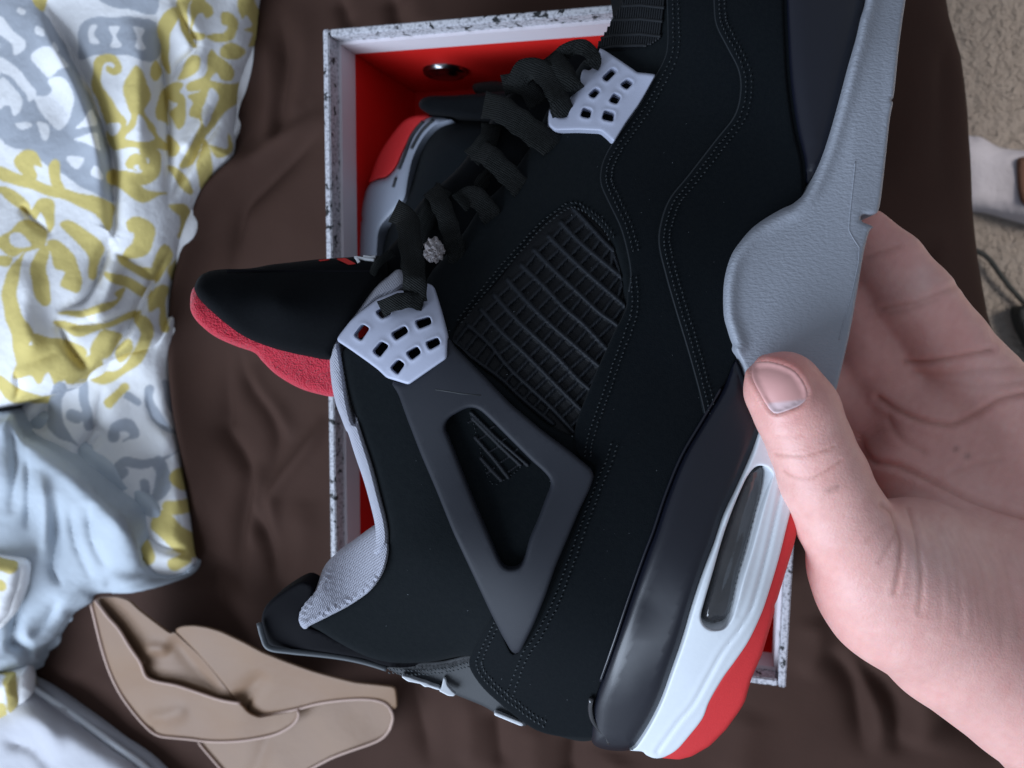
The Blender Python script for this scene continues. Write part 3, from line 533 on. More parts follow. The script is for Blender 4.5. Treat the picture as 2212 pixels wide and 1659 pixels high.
WIN = CR(1600, 1500, 1200, [(450, 195), (520, 205), (600, 270), (760, 430), (900, 570), (1000, 660), (1045, 720), (1050, 770), (1020, 850), (960, 1010), (900, 1150), (860, 1290), (820, 1350), (760, 1365), (710, 1350), (670, 1290), (600, 1130), (500, 900), (400, 650), (310, 420), (280, 340), (310, 270), (380, 225)])
# main black upper with the openings for the net
UP = [(1390, -420), (1330, -200), (1345, -40), (1336, 20), (1312, 75), (1300, 105), (1262, 130), (1240, 160), (1185, 235), (1150, 310), (1090, 395), (1040, 445), (1000, 505), (955, 560), (930, 590), (905, 640), (860, 690), (800, 720), (745, 750), (738, 775), (748, 830), (765, 890), (785, 950), (806, 1010), (826, 1085), (839, 1150), (833, 1205), (810, 1260), (760, 1298), (700, 1328), (662, 1350), (690, 1368), (745, 1400), (800, 1425), (860, 1436), (930, 1432), (1015, 1418), (1060, 1460), (1120, 1540), (1200, 1588), (1300, 1590), (1400, 1450), (1520, 1100), (1600, 800), (1720, 470), (1800, 200), (1850, -50), (1840, -330), (1700, -480), (1520, -490)]
panel('upper', UP, 'ankle', shoe, H, 0, .028, 16, .004, sp=13, holes=[NET])
# moulded net: ribs and cross bars in one relief
V = []; Fc = []
c5 = lambda p: np.array(CR(1600, 800, 1200, p))
RIBS = [[(330, 1000), (500, 1140), (680, 1270), (840, 1420), (1060, 1600)], [(450, 890), (600, 1020), (750, 1200), (900, 1340), (1060, 1490), (1215, 1660)], [(545, 775), (690, 930), (840, 1070), (1000, 1230), (1240, 1470), (1300, 1520)], [(640, 668), (790, 830), (950, 980), (1100, 1120), (1250, 1280), (1360, 1370)], [(738, 558), (880, 715), (1050, 880), (1200, 1010), (1380, 1165), (1440, 1210)], [(838, 450), (1000, 600), (1150, 760), (1290, 880), (1450, 1050), (1500, 1090)], [(930, 340), (1080, 490), (1240, 640), (1400, 790), (1500, 860), (1560, 910)], [(1035, 240), (1190, 390), (1330, 520), (1560, 720), (1600, 760)], [(1125, 140), (1260, 280), (1400, 400), (1520, 500), (1580, 550)], [(1215, 40), (1320, 150), (1420, 260), (1500, 340)]]
ribc = [resample(catmull(c5(r), 8, False), 4, False) for r in RIBS]
def addtube(pts2, r, off, flat):
    global V, Fc
    k = inside(pts2, netp)
    i = 0
    while i < len(pts2):
        if not k[i]: i += 1; continue
        j = i
        while j+1 < len(pts2) and k[j+1]: j += 1
        seg = pts2[max(i-1, 0):j+2]
        if len(seg) > 2:
            z = H(seg)+off; v, f = tube(None, L(seg[:, 0], seg[:, 1], z), r, None, seg=6, flat=flat)
            b_ = len(V); V += list(v); Fc += [tuple(a_+b_ for a_ in q_) for q_ in f]
        i = j+1
xbars = []
for a_, b_ in zip(ribc[:-1], ribc[1:]):
    la = np.r_[0, np.cumsum(np.linalg.norm(np.diff(a_, axis=0), axis=1))]
    for s_ in np.arange(8, la[-1], 27.5):             # cross bars about 4 mm apart
        p0 = np.array([np.interp(s_, la, a_[:, 0]), np.interp(s_, la, a_[:, 1])])
        t = np.array([np.interp(s_+4, la, a_[:, 0]), np.interp(s_+4, la, a_[:, 1])])-p0; n = np.array([t[1], -t[0]]); n /= np.linalg.norm(n)+1e-9
        pr = (b_-p0)@n; al = np.abs((b_-p0)@np.array([-n[1], n[0]])); k_ = np.argmin(al+1e3*(pr < 4)); p1 = b_[k_]
        if np.linalg.norm(p1-p0) < 60: xbars.append(np.array([p0, p1]))
def netmask(q_):
    a_ = np.min([segdist(q_, r_, False) for r_ in ribc], 0); b_ = np.full(len(q_), 99.)
    for xb in xbars:
        k_ = np.where((np.abs(q_-xb.mean(0)) < 40).all(1))[0]
        if len(k_): b_[k_] = np.minimum(b_[k_], segdist(q_[k_], xb, False))
    return np.exp(-(a_/5.2)**4), np.exp(-(b_/4.2)**4)
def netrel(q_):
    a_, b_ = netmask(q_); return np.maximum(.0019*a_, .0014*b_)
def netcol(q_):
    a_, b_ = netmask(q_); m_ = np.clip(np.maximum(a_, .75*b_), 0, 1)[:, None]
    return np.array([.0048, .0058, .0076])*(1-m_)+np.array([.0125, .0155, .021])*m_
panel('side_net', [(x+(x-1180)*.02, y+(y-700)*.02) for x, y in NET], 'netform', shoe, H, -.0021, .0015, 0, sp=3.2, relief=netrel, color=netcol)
# overlays
S2 = [(1440, -420), (1425, -200), (1438, -20), (1441, 50), (1440, 104), (1431, 134), (1416, 162), (1381, 226), (1324, 306), (1303, 345), (1296, 375), (1298, 402), (1315, 440), (1339, 491), (1354, 545), (1361, 594), (1356, 630)]
NETR = [(1352, 668), (1330, 712), (1312, 752), (1290, 800), (1268, 855), (1250, 900), (1240, 950)]
MIDL = [(1290, 1592), (1279, 1560), (1283, 1520), (1300, 1470), (1330, 1385), (1362, 1290), (1394, 1200), (1415, 1145), (1440, 1070), (1475, 985), (1520, 908), (1560, 840), (1586, 775)]
GREYL = [(1566, 690), (1562, 640), (1572, 580), (1600, 525), (1640, 482), (1690, 450), (1722, 436)]
UPR = [(1734, 418), (1730, 350), (1714, 280), (1700, 180), (1694, 80), (1690, -40), (1685, -300)]
panel('toe_overlay', S2+NETR+[(1250, 985), (1285, 1010), (1272, 1055), (1238, 1150), (1195, 1265), (1158, 1350), (1112, 1414), (1085, 1370), (1068, 1330), (1040, 1372), (1020, 1412), (1014, 1440), (1040, 1482), (1080, 1520), (1125, 1556), (1165, 1580), (1220, 1592)]+MIDL+[(1610, 700), (1660, 520), (1740, 400), (1750, 0), (1720, -330), (1600, -450)], 'nubuck', shoe, H, .0012, .006, 5, .0009, sp=12)
S1L = [(1535, -420), (1530, -200), (1540, -40), (1541, 10), (1546, 54), (1569, 101), (1594, 152), (1598, 200), (1585, 250), (1545, 302), (1486, 378), (1446, 428), (1427, 478), (1422, 528), (1437, 594), (1458, 668), (1485, 757), (1508, 840), (1522, 898)]
panel('vamp_overlay', S1L+[(1540, 868), (1565, 830), (1590, 775), (1600, 720), (1650, 560), (1735, 440)]+UPR+[(1640, -430)], 'nubuck', shoe, H, .0023, .004, 5, .0009, sp=12)
# ridges along the cut edges, coloured paler to paint in their highlight
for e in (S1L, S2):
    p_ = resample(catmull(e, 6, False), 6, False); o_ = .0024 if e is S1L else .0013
    tube('edge_highlight', L(p_[:, 0]+3, p_[:, 1], H(p_)+o_-.0001), .00028, 'edge_light', shoe, flat=.6)
# toe mesh
TOE = CR(1600, 0, 1200, [(1590, -200), (1580, 0), (1520, 110), (1440, 250), (1390, 330), (1410, 350), (1500, 370), (1640, 360), (1740, 330), (1830, 280), (1860, 150), (1870, 0), (1860, -200)])
panel('toe_mesh_backing', TOE, 'mesh', shoe, H, .0005, .002, 4, .0006, sp=10)
V = []; Fc = []; netp = smooth_outline(TOE, 6)
for y0 in (-60, 30, 130, 240, 320):
    pl_ = resample(np.array(CR(1600, 0, 1200, [(1400, y0+40), (1500, y0+18), (1700, y0+8), (1900, y0+30)])), 4, False); addtube(pl_, .0006, .0010, .9)
for k in range(28):
    x0 = 1380+k*17; pl_ = resample(np.array(CR(1600, 0, 1200, [(x0+60, -120), (x0+30, 120), (x0, 340)])), 4, False); addtube(pl_, .00045, .0009, .9)
obj('toe_mesh', V, Fc, 'net', shoe)
# stitching
V = []; Fc = []
def stitches(line, step, offs, zoff, ln=8., wd=4.4):
    p_ = resample(catmull(line, 8, False), step, False); t = np.gradient(p_, axis=0); t /= np.linalg.norm(t, axis=1)[:, None]; n = np.stack([-t[:, 1], t[:, 0]], 1)
    for o_ in offs:
        for q_, tt, nn in zip(p_, t, n):
            c = q_+nn*o_+rng.normal(0, .6, 2); ax = tt*.75+nn*.5; ax /= np.linalg.norm(ax); bx = np.array([-ax[1], ax[0]])
            ring = np.array([c-ax*ln/2, c-bx*wd/2, c+ax*ln/2, c+bx*wd/2, c]); z = Hc(ring)+zoff
            z[4] += .0009+rng.uniform(0, .0003); z[:4] -= .0002
            b_ = len(V); V.extend(L(ring[:, 0], ring[:, 1], z)); Fc.extend([(b_, b_+1, b_+4), (b_+1, b_+2, b_+4), (b_+2, b_+3, b_+4), (b_+3, b_, b_+4)])
stitches(S1L[2:], 10, (-13, -25), .0024); stitches(S2[2:15], 10, (-14, -26), .0013)
stitches([(1361, 600), (1364, 660), (1348, 720), (1326, 775), (1308, 830), (1286, 890), (1266, 950), (1262, 985)], 10, (-2, -14), .0013)
stitches([(1322, 960), (1310, 1000), (1292, 1040), (1262, 1120), (1226, 1220), (1196, 1300), (1160, 1370), (1130, 1415), (1108, 1470), (1098, 1500)], 11, (2, -11), .0014)
stitches([(1072, 1325), (1052, 1368), (1032, 1410), (1026, 1440), (1050, 1478), (1090, 1515), (1130, 1545), (1170, 1572)], 10, (-4, -15), .0014)
stitches([(990, 690), (1040, 625), (1100, 555), (1160, 490), (1215, 446), (1250, 440), (1300, 475), (1325, 510)], 10, (0, 10), .0003)
stitches([(1015, 890), (1030, 940), (1045, 1000), (1062, 1045), (1090, 1035), (1125, 1010)], 9, (0,), -.0002)
stitches(CR(900, 2200, 1300, [(1080, 740), (1250, 750), (1450, 735), (1600, 700)]), 8, (0, 8), .0006)
tag(obj('stitching', V, Fc, 'thread', shoe, smooth=False), kind='stuff')
V = []; Fc = []
for _ in range(110):                      # dust and fibres on the nubuck
    q_ = rng.uniform([760, 40], [1600, 1580]); a_ = rng.uniform(0, 6.3)
    if not inside(q_[None], smooth_outline(UP, 12))[0]: continue
    ax = np.array([math.cos(a_), math.sin(a_)])*rng.uniform(.8, 2.6); bx = np.array([-ax[1], ax[0]])/np.linalg.norm(ax)*rng.uniform(.4, .8)
    ring = np.array([q_-ax, q_-bx, q_+ax, q_+bx]); z = Hc(ring)+.0030; z[1] += .0003
    b_ = len(V); V.extend(L(ring[:, 0], ring[:, 1], z)); Fc.extend([(b_, b_+1, b_+2), (b_, b_+2, b_+3)])
tag(obj('lint', V, Fc, 'lint', shoe, smooth=False), kind='stuff')
# lower charcoal wing with its triangular opening
WING = CR(1600, 1500, 1200, [(-120, 0), (0, 20), (160, -80), (250, -170), (300, -330), (350, -250), (560, -40), (760, 170), (1000, 370), (1200, 520), (1345, 640), (1365, 690), (1330, 790), (1260, 930), (1180, 1120), (1090, 1330), (1010, 1560), (930, 1760), (830, 1960), (795, 1985), (760, 1960), (690, 1840), (600, 1659), (480, 1400), (340, 1100), (220, 800), (100, 520), (0, 260), (-60, 90)])
panel('wing_panel', WING, 'wing', shoe, H, .0052, .0045, 9, .0012, sp=11, holes=[WIN], sharp=9, hsharp=False)
tube('wing_scuff', L(*(lambda q_: (q_[:, 0], q_[:, 1], H(q_)+.0052))(np.array(CR(1600, 1500, 1200, [(210, 62), (300, 75), (400, 92), (540, 105)])))), .00025, 'counter', shoe, flat=.4)
# small net inside the wing opening
c6 = lambda p: resample(np.array(CR(1600, 1500, 1200, p)), 4, False)
R6 = [c6(p) for p in ([(470, 230), (640, 400), (880, 610)], [(480, 270), (600, 390), (700, 490), (830, 610)], [(500, 410), (640, 570), (740, 700)], [(540, 560), (620, 650), (690, 720)])]
X6 = [c6(p) for p in ([(515, 430), (600, 380)], [(590, 525), (690, 460)], [(670, 600), (760, 540)], [(585, 670), (640, 630)], [(740, 660), (810, 610)], [(450, 300), (510, 270)], [(600, 350), (650, 320)], [(690, 440), (730, 410)], [(780, 520), (820, 480)])]
def n6(q_): return np.maximum(np.exp(-(np.min([segdist(q_, p, False) for p in R6], 0)/4.5)**4), .8*np.exp(-(np.min([segdist(q_, p, False) for p in X6], 0)/2.8)**4))
panel('small_net', CR(1600, 1500, 1200, [(400, 215), (500, 200), (640, 310), (900, 570), (900, 650), (830, 680), (700, 750), (600, 720), (540, 620), (500, 500), (440, 330)]), 'netform', shoe, H, -.0004, .0015, 5, .0006, sp=2.6, relief=lambda q_: .0012*n6(q_), color=lambda q_: np.array([.0048, .0058, .0076])*(1-n6(q_)[:, None])+np.array([.0115, .014, .019])*n6(q_)[:, None])
# eyelet wings
E1 = CR(1600, 0, 1200, [(1395, 345), (1440, 365), (1540, 430), (1650, 505), (1675, 525), (1740, 530), (1812, 540), (1785, 590), (1740, 670), (1690, 755), (1600, 880), (1550, 960), (1505, 1035), (1460, 990), (1415, 952), (1250, 945), (1080, 950), (1030, 912), (1028, 850), (1038, 785), (1095, 820), (1100, 850), (1135, 855), (1172, 848), (1182, 760), (1190, 700), (1222, 665), (1245, 620), (1272, 590), (1268, 530), (1285, 500), (1330, 515), (1365, 480), (1415, 440), (1412, 390)])
H1 = [CR(1600, 0, 1200, p) for p in ([(1418, 565), (1498, 488), (1535, 515), (1455, 595)], [(1550, 615), (1608, 568), (1652, 598), (1600, 652)], [(1318, 690), (1378, 632), (1414, 658), (1362, 716)], [(1468, 735), (1508, 672), (1562, 700), (1528, 758)], [(1262, 845), (1284, 778), (1350, 792), (1332, 860)], [(1418, 865), (1438, 798), (1514, 812), (1502, 884)])]
E2 = CR(600, 800, 1200, [(1340, 985), (1365, 945), (1440, 850), (1520, 780), (1640, 690), (1790, 632), (1900, 640), (1975, 600), (1990, 578), (2040, 600), (2065, 680), (2090, 760), (2120, 870), (2142, 960), (2138, 1125), (2000, 1220), (1860, 1318), (1700, 1268), (1640, 1210), (1560, 1150), (1440, 1065), (1345, 1002)])
H2 = [CR(600, 800, 1200, p) for p in ([(1460, 960), (1525, 874), (1580, 908), (1516, 1000)], [(1596, 1076), (1660, 998), (1720, 1034), (1650, 1120)], [(1730, 945), (1832, 884), (1862, 935), (1766, 996)], [(1724, 1196), (1784, 1130), (1836, 1168), (1780, 1246)], [(1838, 1086), (1922, 1034), (1954, 1086), (1880, 1140)], [(1904, 855), (2012, 820), (2030, 875), (1932, 914)], [(1980, 1010), (2072, 970), (2094, 1022), (2010, 1066)], [(1618, 790), (1680, 750), (1740, 800), (1665, 840)])]
for E_, HH in ((E1, H1), (E2, H2)):
    hp = [smooth_outline(h, 3, 5) for h in HH]
    rel = lambda Vv, hp=hp: .0007*np.exp(-(np.min([segdist(Vv, h) for h in hp], 0)/5.)**2)
    panel('eyelet_panel', E_, 'eyelet', shoe, H, .0066 if E_ is E2 else .0045, .0042, 6, .0013, sp=6, holes=HH, sharp=5, hsharp=5, relief=rel)
# dark throat and laces
panel('throat', [(830, 560), (870, 500), (905, 440), (950, 400), (1000, 350), (1060, 260), (1100, 200), (1150, 150), (1220, 115), (1290, 105), (1310, 130), (1260, 200), (1200, 300), (1120, 420), (1040, 520), (985, 610), (900, 660), (850, 640)], 'tongue', shoe, lambda q_: H(q_)*.3-.004, 0, .02, 25, .006, sp=12)
def lace(pts, wd, zs, lift=.0):
    p_ = np.array(pts, float); s = np.r_[0, np.cumsum(np.linalg.norm(np.diff(p_, axis=0), axis=1))]
    pp = resample(catmull(p_, 6, False), 5, False); u = np.linspace(0, s[-1], len(pp)); z = np.interp(u, s, np.array(zs)/1000.)
    n = len(pp); t = np.gradient(pp, axis=0); t /= np.linalg.norm(t, axis=1)[:, None]; nn = np.stack([-t[:, 1], t[:, 0]], 1)
    K_ = 9; V = []; Fc = []
    for side in (0, 1):
        for i in range(n):
            for k in range(K_):
                x = (k/(K_-1)-.5)*2; e = wd/2*(1-.12*abs(math.sin(i*.35)))
                q_ = pp[i]+nn[i]*x*e; zz = z[i]+0.0007*(1-abs(x)**3)-(.0013 if side else 0)-.0004*(k % 2)+.0007*math.sin(i*.22+x*1.6)
                V.append(L(q_[0], q_[1], zz-(.0007*(1-abs(x)**3) if side else 0)))
    for sd in (0, 1):
        o_ = sd*n*K_
        for i in range(n-1):
            for k in range(K_-1): Fc.append((o_+i*K_+k, o_+i*K_+k+1, o_+(i+1)*K_+k+1, o_+(i+1)*K_+k))
    for i in range(n-1):
        for k in (0, K_-1): Fc.append((i*K_+k, (i+1)*K_+k, n*K_+(i+1)*K_+k, n*K_+i*K_+k))
    for i in (0, n-1):
        for k in range(K_-1): Fc.append((i*K_+k, i*K_+k+1, n*K_+i*K_+k+1, n*K_+i*K_+k))
    obj('lace', V, Fc, 'lace', shoe)
C2 = lambda p: CR(1600, 0, 1200, p)
lace(C2([(1030, 480), (1110, 410), (1210, 345), (1300, 350), (1360, 420), (1340, 490)]), 36, [2, 9, 14, 17, 17, 14])
lace(C2([(1060, 400), (1110, 460), (1170, 560), (1215, 640), (1235, 670)]), 44, [10, 14, 17, 17, 13])
lace(C2([(790, 640), (850, 520), (950, 500), (1050, 600), (1110, 720), (1140, 850)]), 52, [0, 6, 11, 16, 17, 12])
lace(C2([(700, 620), (800, 600), (880, 640), (960, 760)]), 48, [-4, 0, 2, 4])
lace(C2([(560, 760), (680, 790), (800, 870), (920, 960), (1060, 1060), (1090, 1110)]), 62, [-4, 4, 10, 12, 12, 8])
lace(C2([(470, 1150), (540, 1080), (600, 1000), (620, 900)]), 46, [0, 2, 1, -2])
lace(C2([(500, 1080), (600, 1130), (720, 1250), (830, 1360), (880, 1400)]), 52, [0, 8, 11, 12, 8])
lace(C2([(380, 1480), (460, 1420), (540, 1460), (610, 1560), (650, 1640)]), 48, [0, 7, 11, 12, 8])
lace(C2([(180, 1370), (230, 1440), (290, 1580), (340, 1750), (380, 1930)]), 46, [0, 6, 10, 13, 9])
lace(C2([(470, 1430), (560, 1330), (640, 1240)]), 40, [-4, -3, -4])
lace([(850, 455), (878, 475), (888, 540), (895, 600), (898, 652)], 55, [4, 16, 28, 33, 28])
lace([(905, 520), (930, 450), (960, 405)], 44, [2, 2, -2])
lace([(822, 668), (850, 655), (885, 648), (915, 655)], 38, [26, 30, 31, 29])
lace([(800, 610), (815, 570), (850, 545)], 20, [6, 8, 6])
# frayed end poking out between the laces
bm = bmesh.new(); bmesh.ops.create_icosphere(bm, subdivisions=4, radius=1)
for v in bm.verts:
    n_ = 1+.10*math.sin(v.co.x*9+v.co.y*7)+.10*math.sin(v.co.y*17+v.co.z*13)+rng.normal(0, .025); v.co *= n_
    v.co.x *= .0036; v.co.y *= .0042; v.co.z *= .003
me = bpy.data.meshes.new('lace_tip'); bm.to_mesh(me); bm.free(); me.materials.append(MT['fray']); o_ = link(bpy.data.objects.new('lace_tip', me), shoe); o_.location = L(938, 540, .0145)
# tongue, red lining, emblem
C4 = lambda p: CR(600, 800, 1200, p)
TZ = tps([(415, 620, 12), (430, 585, 6), (600, 575, 2), (850, 560, 2), (800, 700, 20), (600, 650, 16), (500, 640, 14), (720, 770, 14), (560, 740, 6)])
panel('tongue', C4([(305, 625), (318, 570), (350, 525), (420, 492), (530, 478), (700, 474), (860, 446), (1000, 430), (1200, 408), (1400, 394), (1650, 385), (1700, 500), (1600, 640), (1490, 790), (1370, 960), (1320, 1060), (1290, 1135), (1130, 1112), (1000, 1085), (870, 1050), (700, 985), (560, 895), (430, 785), (345, 700)]), 'tongue', shoe, TZ, 0, .006, 22, .0055, sp=9)
p_ = resample(np.array(C4([(540, 492), (900, 492), (1250, 492), (1600, 492)])), 5, False)
tube('seam', L(p_[:, 0], p_[:, 1], TZ(p_)+.0001), .0005, 'tab', shoe, flat=.5)
panel('tongue_lining', C4([(300, 612), (280, 660), (274, 720), (282, 790), (335, 870), (450, 965), (600, 1035), (740, 1085), (800, 1150), (900, 1245), (1050, 1335), (1200, 1385), (1340, 1400), (1420, 1300), (1420, 1100), (1300, 1020), (1000, 980), (700, 880), (480, 700), (360, 600)]), 'redlining', shoe, TZ, -.0075, .006, 14, .004, sp=8)
panel('emblem', C4([(1330, 402), (1400, 397), (1480, 440), (1425, 447)]), 'redprint', shoe, TZ, .0003, .0012, 0, sp=5, sharp=3)
panel('emblem', C4([(1200, 412), (1290, 404), (1285, 412), (1215, 422)]), 'redprint', shoe, TZ, -.0018, .0006, 0, sp=4, sharp=2)
for a_ in ([(1500, 430), (1485, 405), (1470, 392), (1540, 405), (1610, 414)], [(1530, 388), (1580, 394), (1620, 390)]):
    p_ = resample(np.array(C4(a_)), 3, False); tube('emblem_line', L(p_[:, 0], p_[:, 1], TZ(p_)+.0004), .0006, 'mark', shoe, flat=.5)
# collar lining
C7 = lambda p: CR(800, 1600, 1200, p)
panel('collar_lining', C4([(1790, 480), (1700, 540), (1610, 610), (1480, 760), (1360, 920), (1305, 1010), (1288, 1130), (1300, 1300), (1330, 1450), (1370, 1560), (1410, 1660)])+C7([(1050, 190), (1100, 350), (1165, 540), (1215, 720), (1248, 870), (1252, 1000), (1235, 1060), (1270, 1080), (1345, 1000), (1340, 850), (1290, 650), (1230, 420), (1160, 200), (1100, 0)])+C4([(1470, 1600), (1430, 1450), (1400, 1250), (1375, 1100), (1370, 1010), (1450, 900), (1560, 780), (1660, 690), (1790, 640), (1850, 560)]), 'lining', shoe, H, .0015, .012, 16, .006, sp=7)
INZ = tps([(700, 1350, 14), (745, 1290, 12), (790, 1240, 16), (835, 1160, 22), (790, 1130, -2), (720, 1210, -2), (690, 1270, 6), (660, 1340, 8)])
panel('heel_lining', C7([(1262, 870), (1170, 925), (1060, 1005), (940, 1090), (870, 1180), (815, 1330), (740, 1400), (692, 1480), (690, 1560), (735, 1618), (780, 1590), (920, 1520), (1070, 1440), (1220, 1330), (1310, 1190), (1345, 1010), (1300, 880)]), 'lining', shoe, INZ, 0, .012, 14, .004, sp=8, relief=lambda q_: .0005*np.sin((q_[:, 1]*.93-q_[:, 0]*.37)/2.1)*np.clip((q_[:, 1]-1170)/60, 0, 1))
# heel tab and counter
panel('heel_tab', C11([(575, 195), (545, 160), (490, 146), (400, 190), (290, 270), (238, 340), (222, 420), (243, 520), (282, 590), (400, 612), (650, 638), (900, 680), (1040, 728), (1250, 735), (1400, 700), (1100, 640), (800, 560), (620, 480), (500, 430), (500, 340), (560, 260)]), 'tab', shoe, tps([(640, 1290, 3), (570, 1330, 0), (600, 1400, -1), (800, 1425, 2), (950, 1435, 4), (660, 1340, 4)]), 0, .012, 8, .003, sp=8)
p_ = resample(catmull(C11([(205, 430), (228, 520), (268, 596), (400, 620), (640, 645), (800, 668), (940, 700), (1060, 738)]), 6, False), 6, False)
tube('tab_edge', L(p_[:, 0], p_[:, 1], np.full(len(p_), .0008)), .0011, 'tabedge', shoe)
panel('heel_counter', C11([(1000, 705), (1080, 700), (1250, 690), (1430, 680), (1660, 640), (1700, 760), (1800, 880), (1990, 1080), (1975, 1122), (1880, 1075), (1780, 1030), (1700, 985), (1520, 912), (1400, 868), (1280, 822), (1160, 785), (1080, 745)]), 'counter', shoe, tps([(850, 1450, 0), (1000, 1425, 8), (1000, 1500, 0), (1120, 1555, 1), (1100, 1520, 4)]), .0, .012, 8, .002, sp=7)
MZ = lambda q_: np.full(len(q_), .0035)
panel('heel_mark', C11([(1440, 795), (1452, 800), (1465, 850), (1500, 890), (1525, 908), (1505, 922), (1470, 918), (1408, 885), (1426, 866)]), 'mark', shoe, MZ, .0006, .002, 2, .0004, sp=4, sharp=2)
panel('heel_mark', C11([(1158, 780), (1215, 795), (1240, 805), (1285, 820), (1330, 832), (1345, 842), (1408, 862), (1425, 882), (1392, 876), (1340, 858), (1315, 860), (1285, 838), (1225, 826), (1205, 824), (1165, 798)]), 'mark', shoe, MZ, -.0006, .003, 2, .0004, sp=4, sharp=2)
panel('heel_mark', C11([(1780, 1028), (1800, 1030), (1975, 1100), (1972, 1122), (1950, 1118), (1780, 1048)]), 'mark', shoe, MZ, .0, .003, 2, .0006, sp=4, sharp=2)
# midsole
GREY = [(1880, -420), (1905, -250), (1880, -100), (1869, 0), (1858, 40), (1848, 85), (1832, 140), (1816, 200), (1801, 255), (1786, 305), (1772, 345), (1752, 392), (1735, 420), (1712, 440), (1690, 450), (1655, 470), (1625, 492), (1600, 520), (1580, 550), (1567, 590), (1562, 630), (1563, 680), (1570, 710), (1582, 745), (1605, 790), (1625, 850), (1690, 900), (1780, 920), (1800, 865), (1812, 820), (1835, 722), (1850, 640), (1866, 545), (1878, 500), (1886, 490), (1864, 480), (1859, 470), (1866, 463), (1884, 464), (1899, 450), (1910, 370), (1922, 260), (1929, 222), (1923, 216), (1931, 205), (1941, 110), (1950, 40), (1956, 0), (1962, -60), (1985, -200), (1985, -350), (1940, -440)]
def grel(q_):
    e = segdist(q_, catmull(GREY[2:24], 6, False), False); return .0016*np.exp(-((e-17)/13)**2)-.0022*np.clip(1-e/9, 0, 1)-.0012*np.clip((q_[:, 0]-1845)/60, 0, 1)
panel('grey_midsole', GREY, 'grey', shoe, H, .0060, .05, 7, .0022, sp=7, relief=grel)
p_ = resample(np.array(CR(2700, 600, 1332, [(1110, 60), (1090, 250), (1072, 420), (1068, 510), (1100, 570), (1136, 622), (1130, 720), (1080, 950), (1022, 1150), (1004, 1225)])), 6, False)
tube('mould_line', L(p_[:, 0], p_[:, 1], H(p_)+.0060+grel(p_)), .00022, 'grey', shoe, flat=.8)
panel('black_sidewall', UPR[::-1]+[(1734, 425), (1760, 390), (1800, 330), (1850, 120), (1880, -30), (1890, -300)], 'gloss', shoe, H, .0040, .012, 45, .0055, sp=9)
BLK = MIDL[1:]+[(1605, 800), (1640, 880), (1655, 905)]+CR(2100, 2124, 1200, [(1600, -640), (1480, -370), (1390, -180), (1320, 30), (1240, 240), (1160, 480), (1090, 720), (1010, 950), (930, 1170), (840, 1350), (740, 1500), (695, 1530), (600, 1535), (500, 1520), (440, 1490), (420, 1440)])
panel('black_midsole', BLK, 'gloss', shoe, H, .0050, .06, 26, .0045, sp=9)
p_ = resample(catmull([(x-3, y) for x, y in MIDL[3:-1]], 6, False), 6, False); tube('foxing_line', L(p_[:, 0], p_[:, 1], H(p_)+.0021), .00055, 'gloss', shoe)
p_ = resample(catmull(CR(1600, 2400, 900, [(1790, 860), (1780, 960), (1800, 1060), (1860, 1150), (1930, 1220), (1960, 1290)]), 6, False), 6, False); tube('foxing_end', L(p_[:, 0], p_[:, 1], H(p_)+.0035), .0009, 'air', shoe)
C9 = lambda p: CR(2600, 1700, 1432, p); C12 = lambda p: CR(2100, 2124, 1200, p)
AIRH = C9([(610, 206), (570, 220), (530, 270), (495, 340), (440, 470), (380, 640), (320, 850), (268, 1030), (248, 1110), (256, 1160), (290, 1195), (340, 1206), (395, 1188), (438, 1125), (465, 1040), (500, 900), (560, 700), (625, 460), (672, 300), (680, 260), (655, 222)])
WHT = [(1655, 905), (1690, 960)]+C9([(760, 260), (810, 420), (800, 460), (770, 580), (720, 780), (660, 980), (615, 1110), (540, 1270), (460, 1390), (380, 1500), (300, 1640)])+C12([(1230, 1300), (1130, 1430), (1040, 1530), (950, 1580), (880, 1588), (820, 1565), (790, 1540), (700, 1530), (750, 1500), (845, 1355), (935, 1175), (1015, 955), (1095, 725), (1165, 485), (1245, 245), (1325, 35), (1395, -175), (1485, -365), (1600, -630)])
gr1 = catmull(C9([(745, 300), (700, 520), (640, 780), (580, 1000), (540, 1110), (470, 1220), (380, 1340), (300, 1480), (200, 1659)])+C12([(1050, 1330), (900, 1540)]), 5, False); gr2 = catmull(C9([(700, 260), (660, 480), (590, 760), (530, 960), (480, 1110)]), 5, False)
wrel = lambda q_: -.0005*np.exp(-(segdist(q_, gr1, False)/4)**2)+.0002*np.exp(-((segdist(q_, gr1, False)-10)/6)**2)-.00015*np.exp(-(segdist(q_, gr2, False)/6)**2)
panel('white_midsole', WHT, 'white', shoe, H, .0058, .06, 5, .0012, sp=5, holes=[AIRH], relief=wrel)
AIRU = C9([(600, 210), (540, 260), (500, 330), (440, 470), (380, 640), (320, 850), (268, 1030), (248, 1110), (256, 1140), (300, 1158), (350, 1156), (395, 1132), (425, 1070), (465, 900), (520, 700), (570, 520), (610, 360), (626, 250), (618, 215)])
BANK = C9([(612, 214), (655, 222), (680, 260), (672, 300), (625, 460), (560, 700), (500, 900), (465, 1040), (438, 1125), (395, 1188), (340, 1206), (290, 1195), (256, 1160), (250, 1130), (300, 1150), (350, 1146), (388, 1124), (415, 1070), (455, 900), (510, 700), (560, 520), (600, 360), (616, 250)])
AIRP = smooth_outline(AIRU, 4)
AEDGE = catmull(C9([(616, 225), (624, 250), (606, 360), (566, 520), (516, 700), (461, 900), (421, 1068), (392, 1128), (350, 1152), (300, 1156), (256, 1140)]), 5, False)
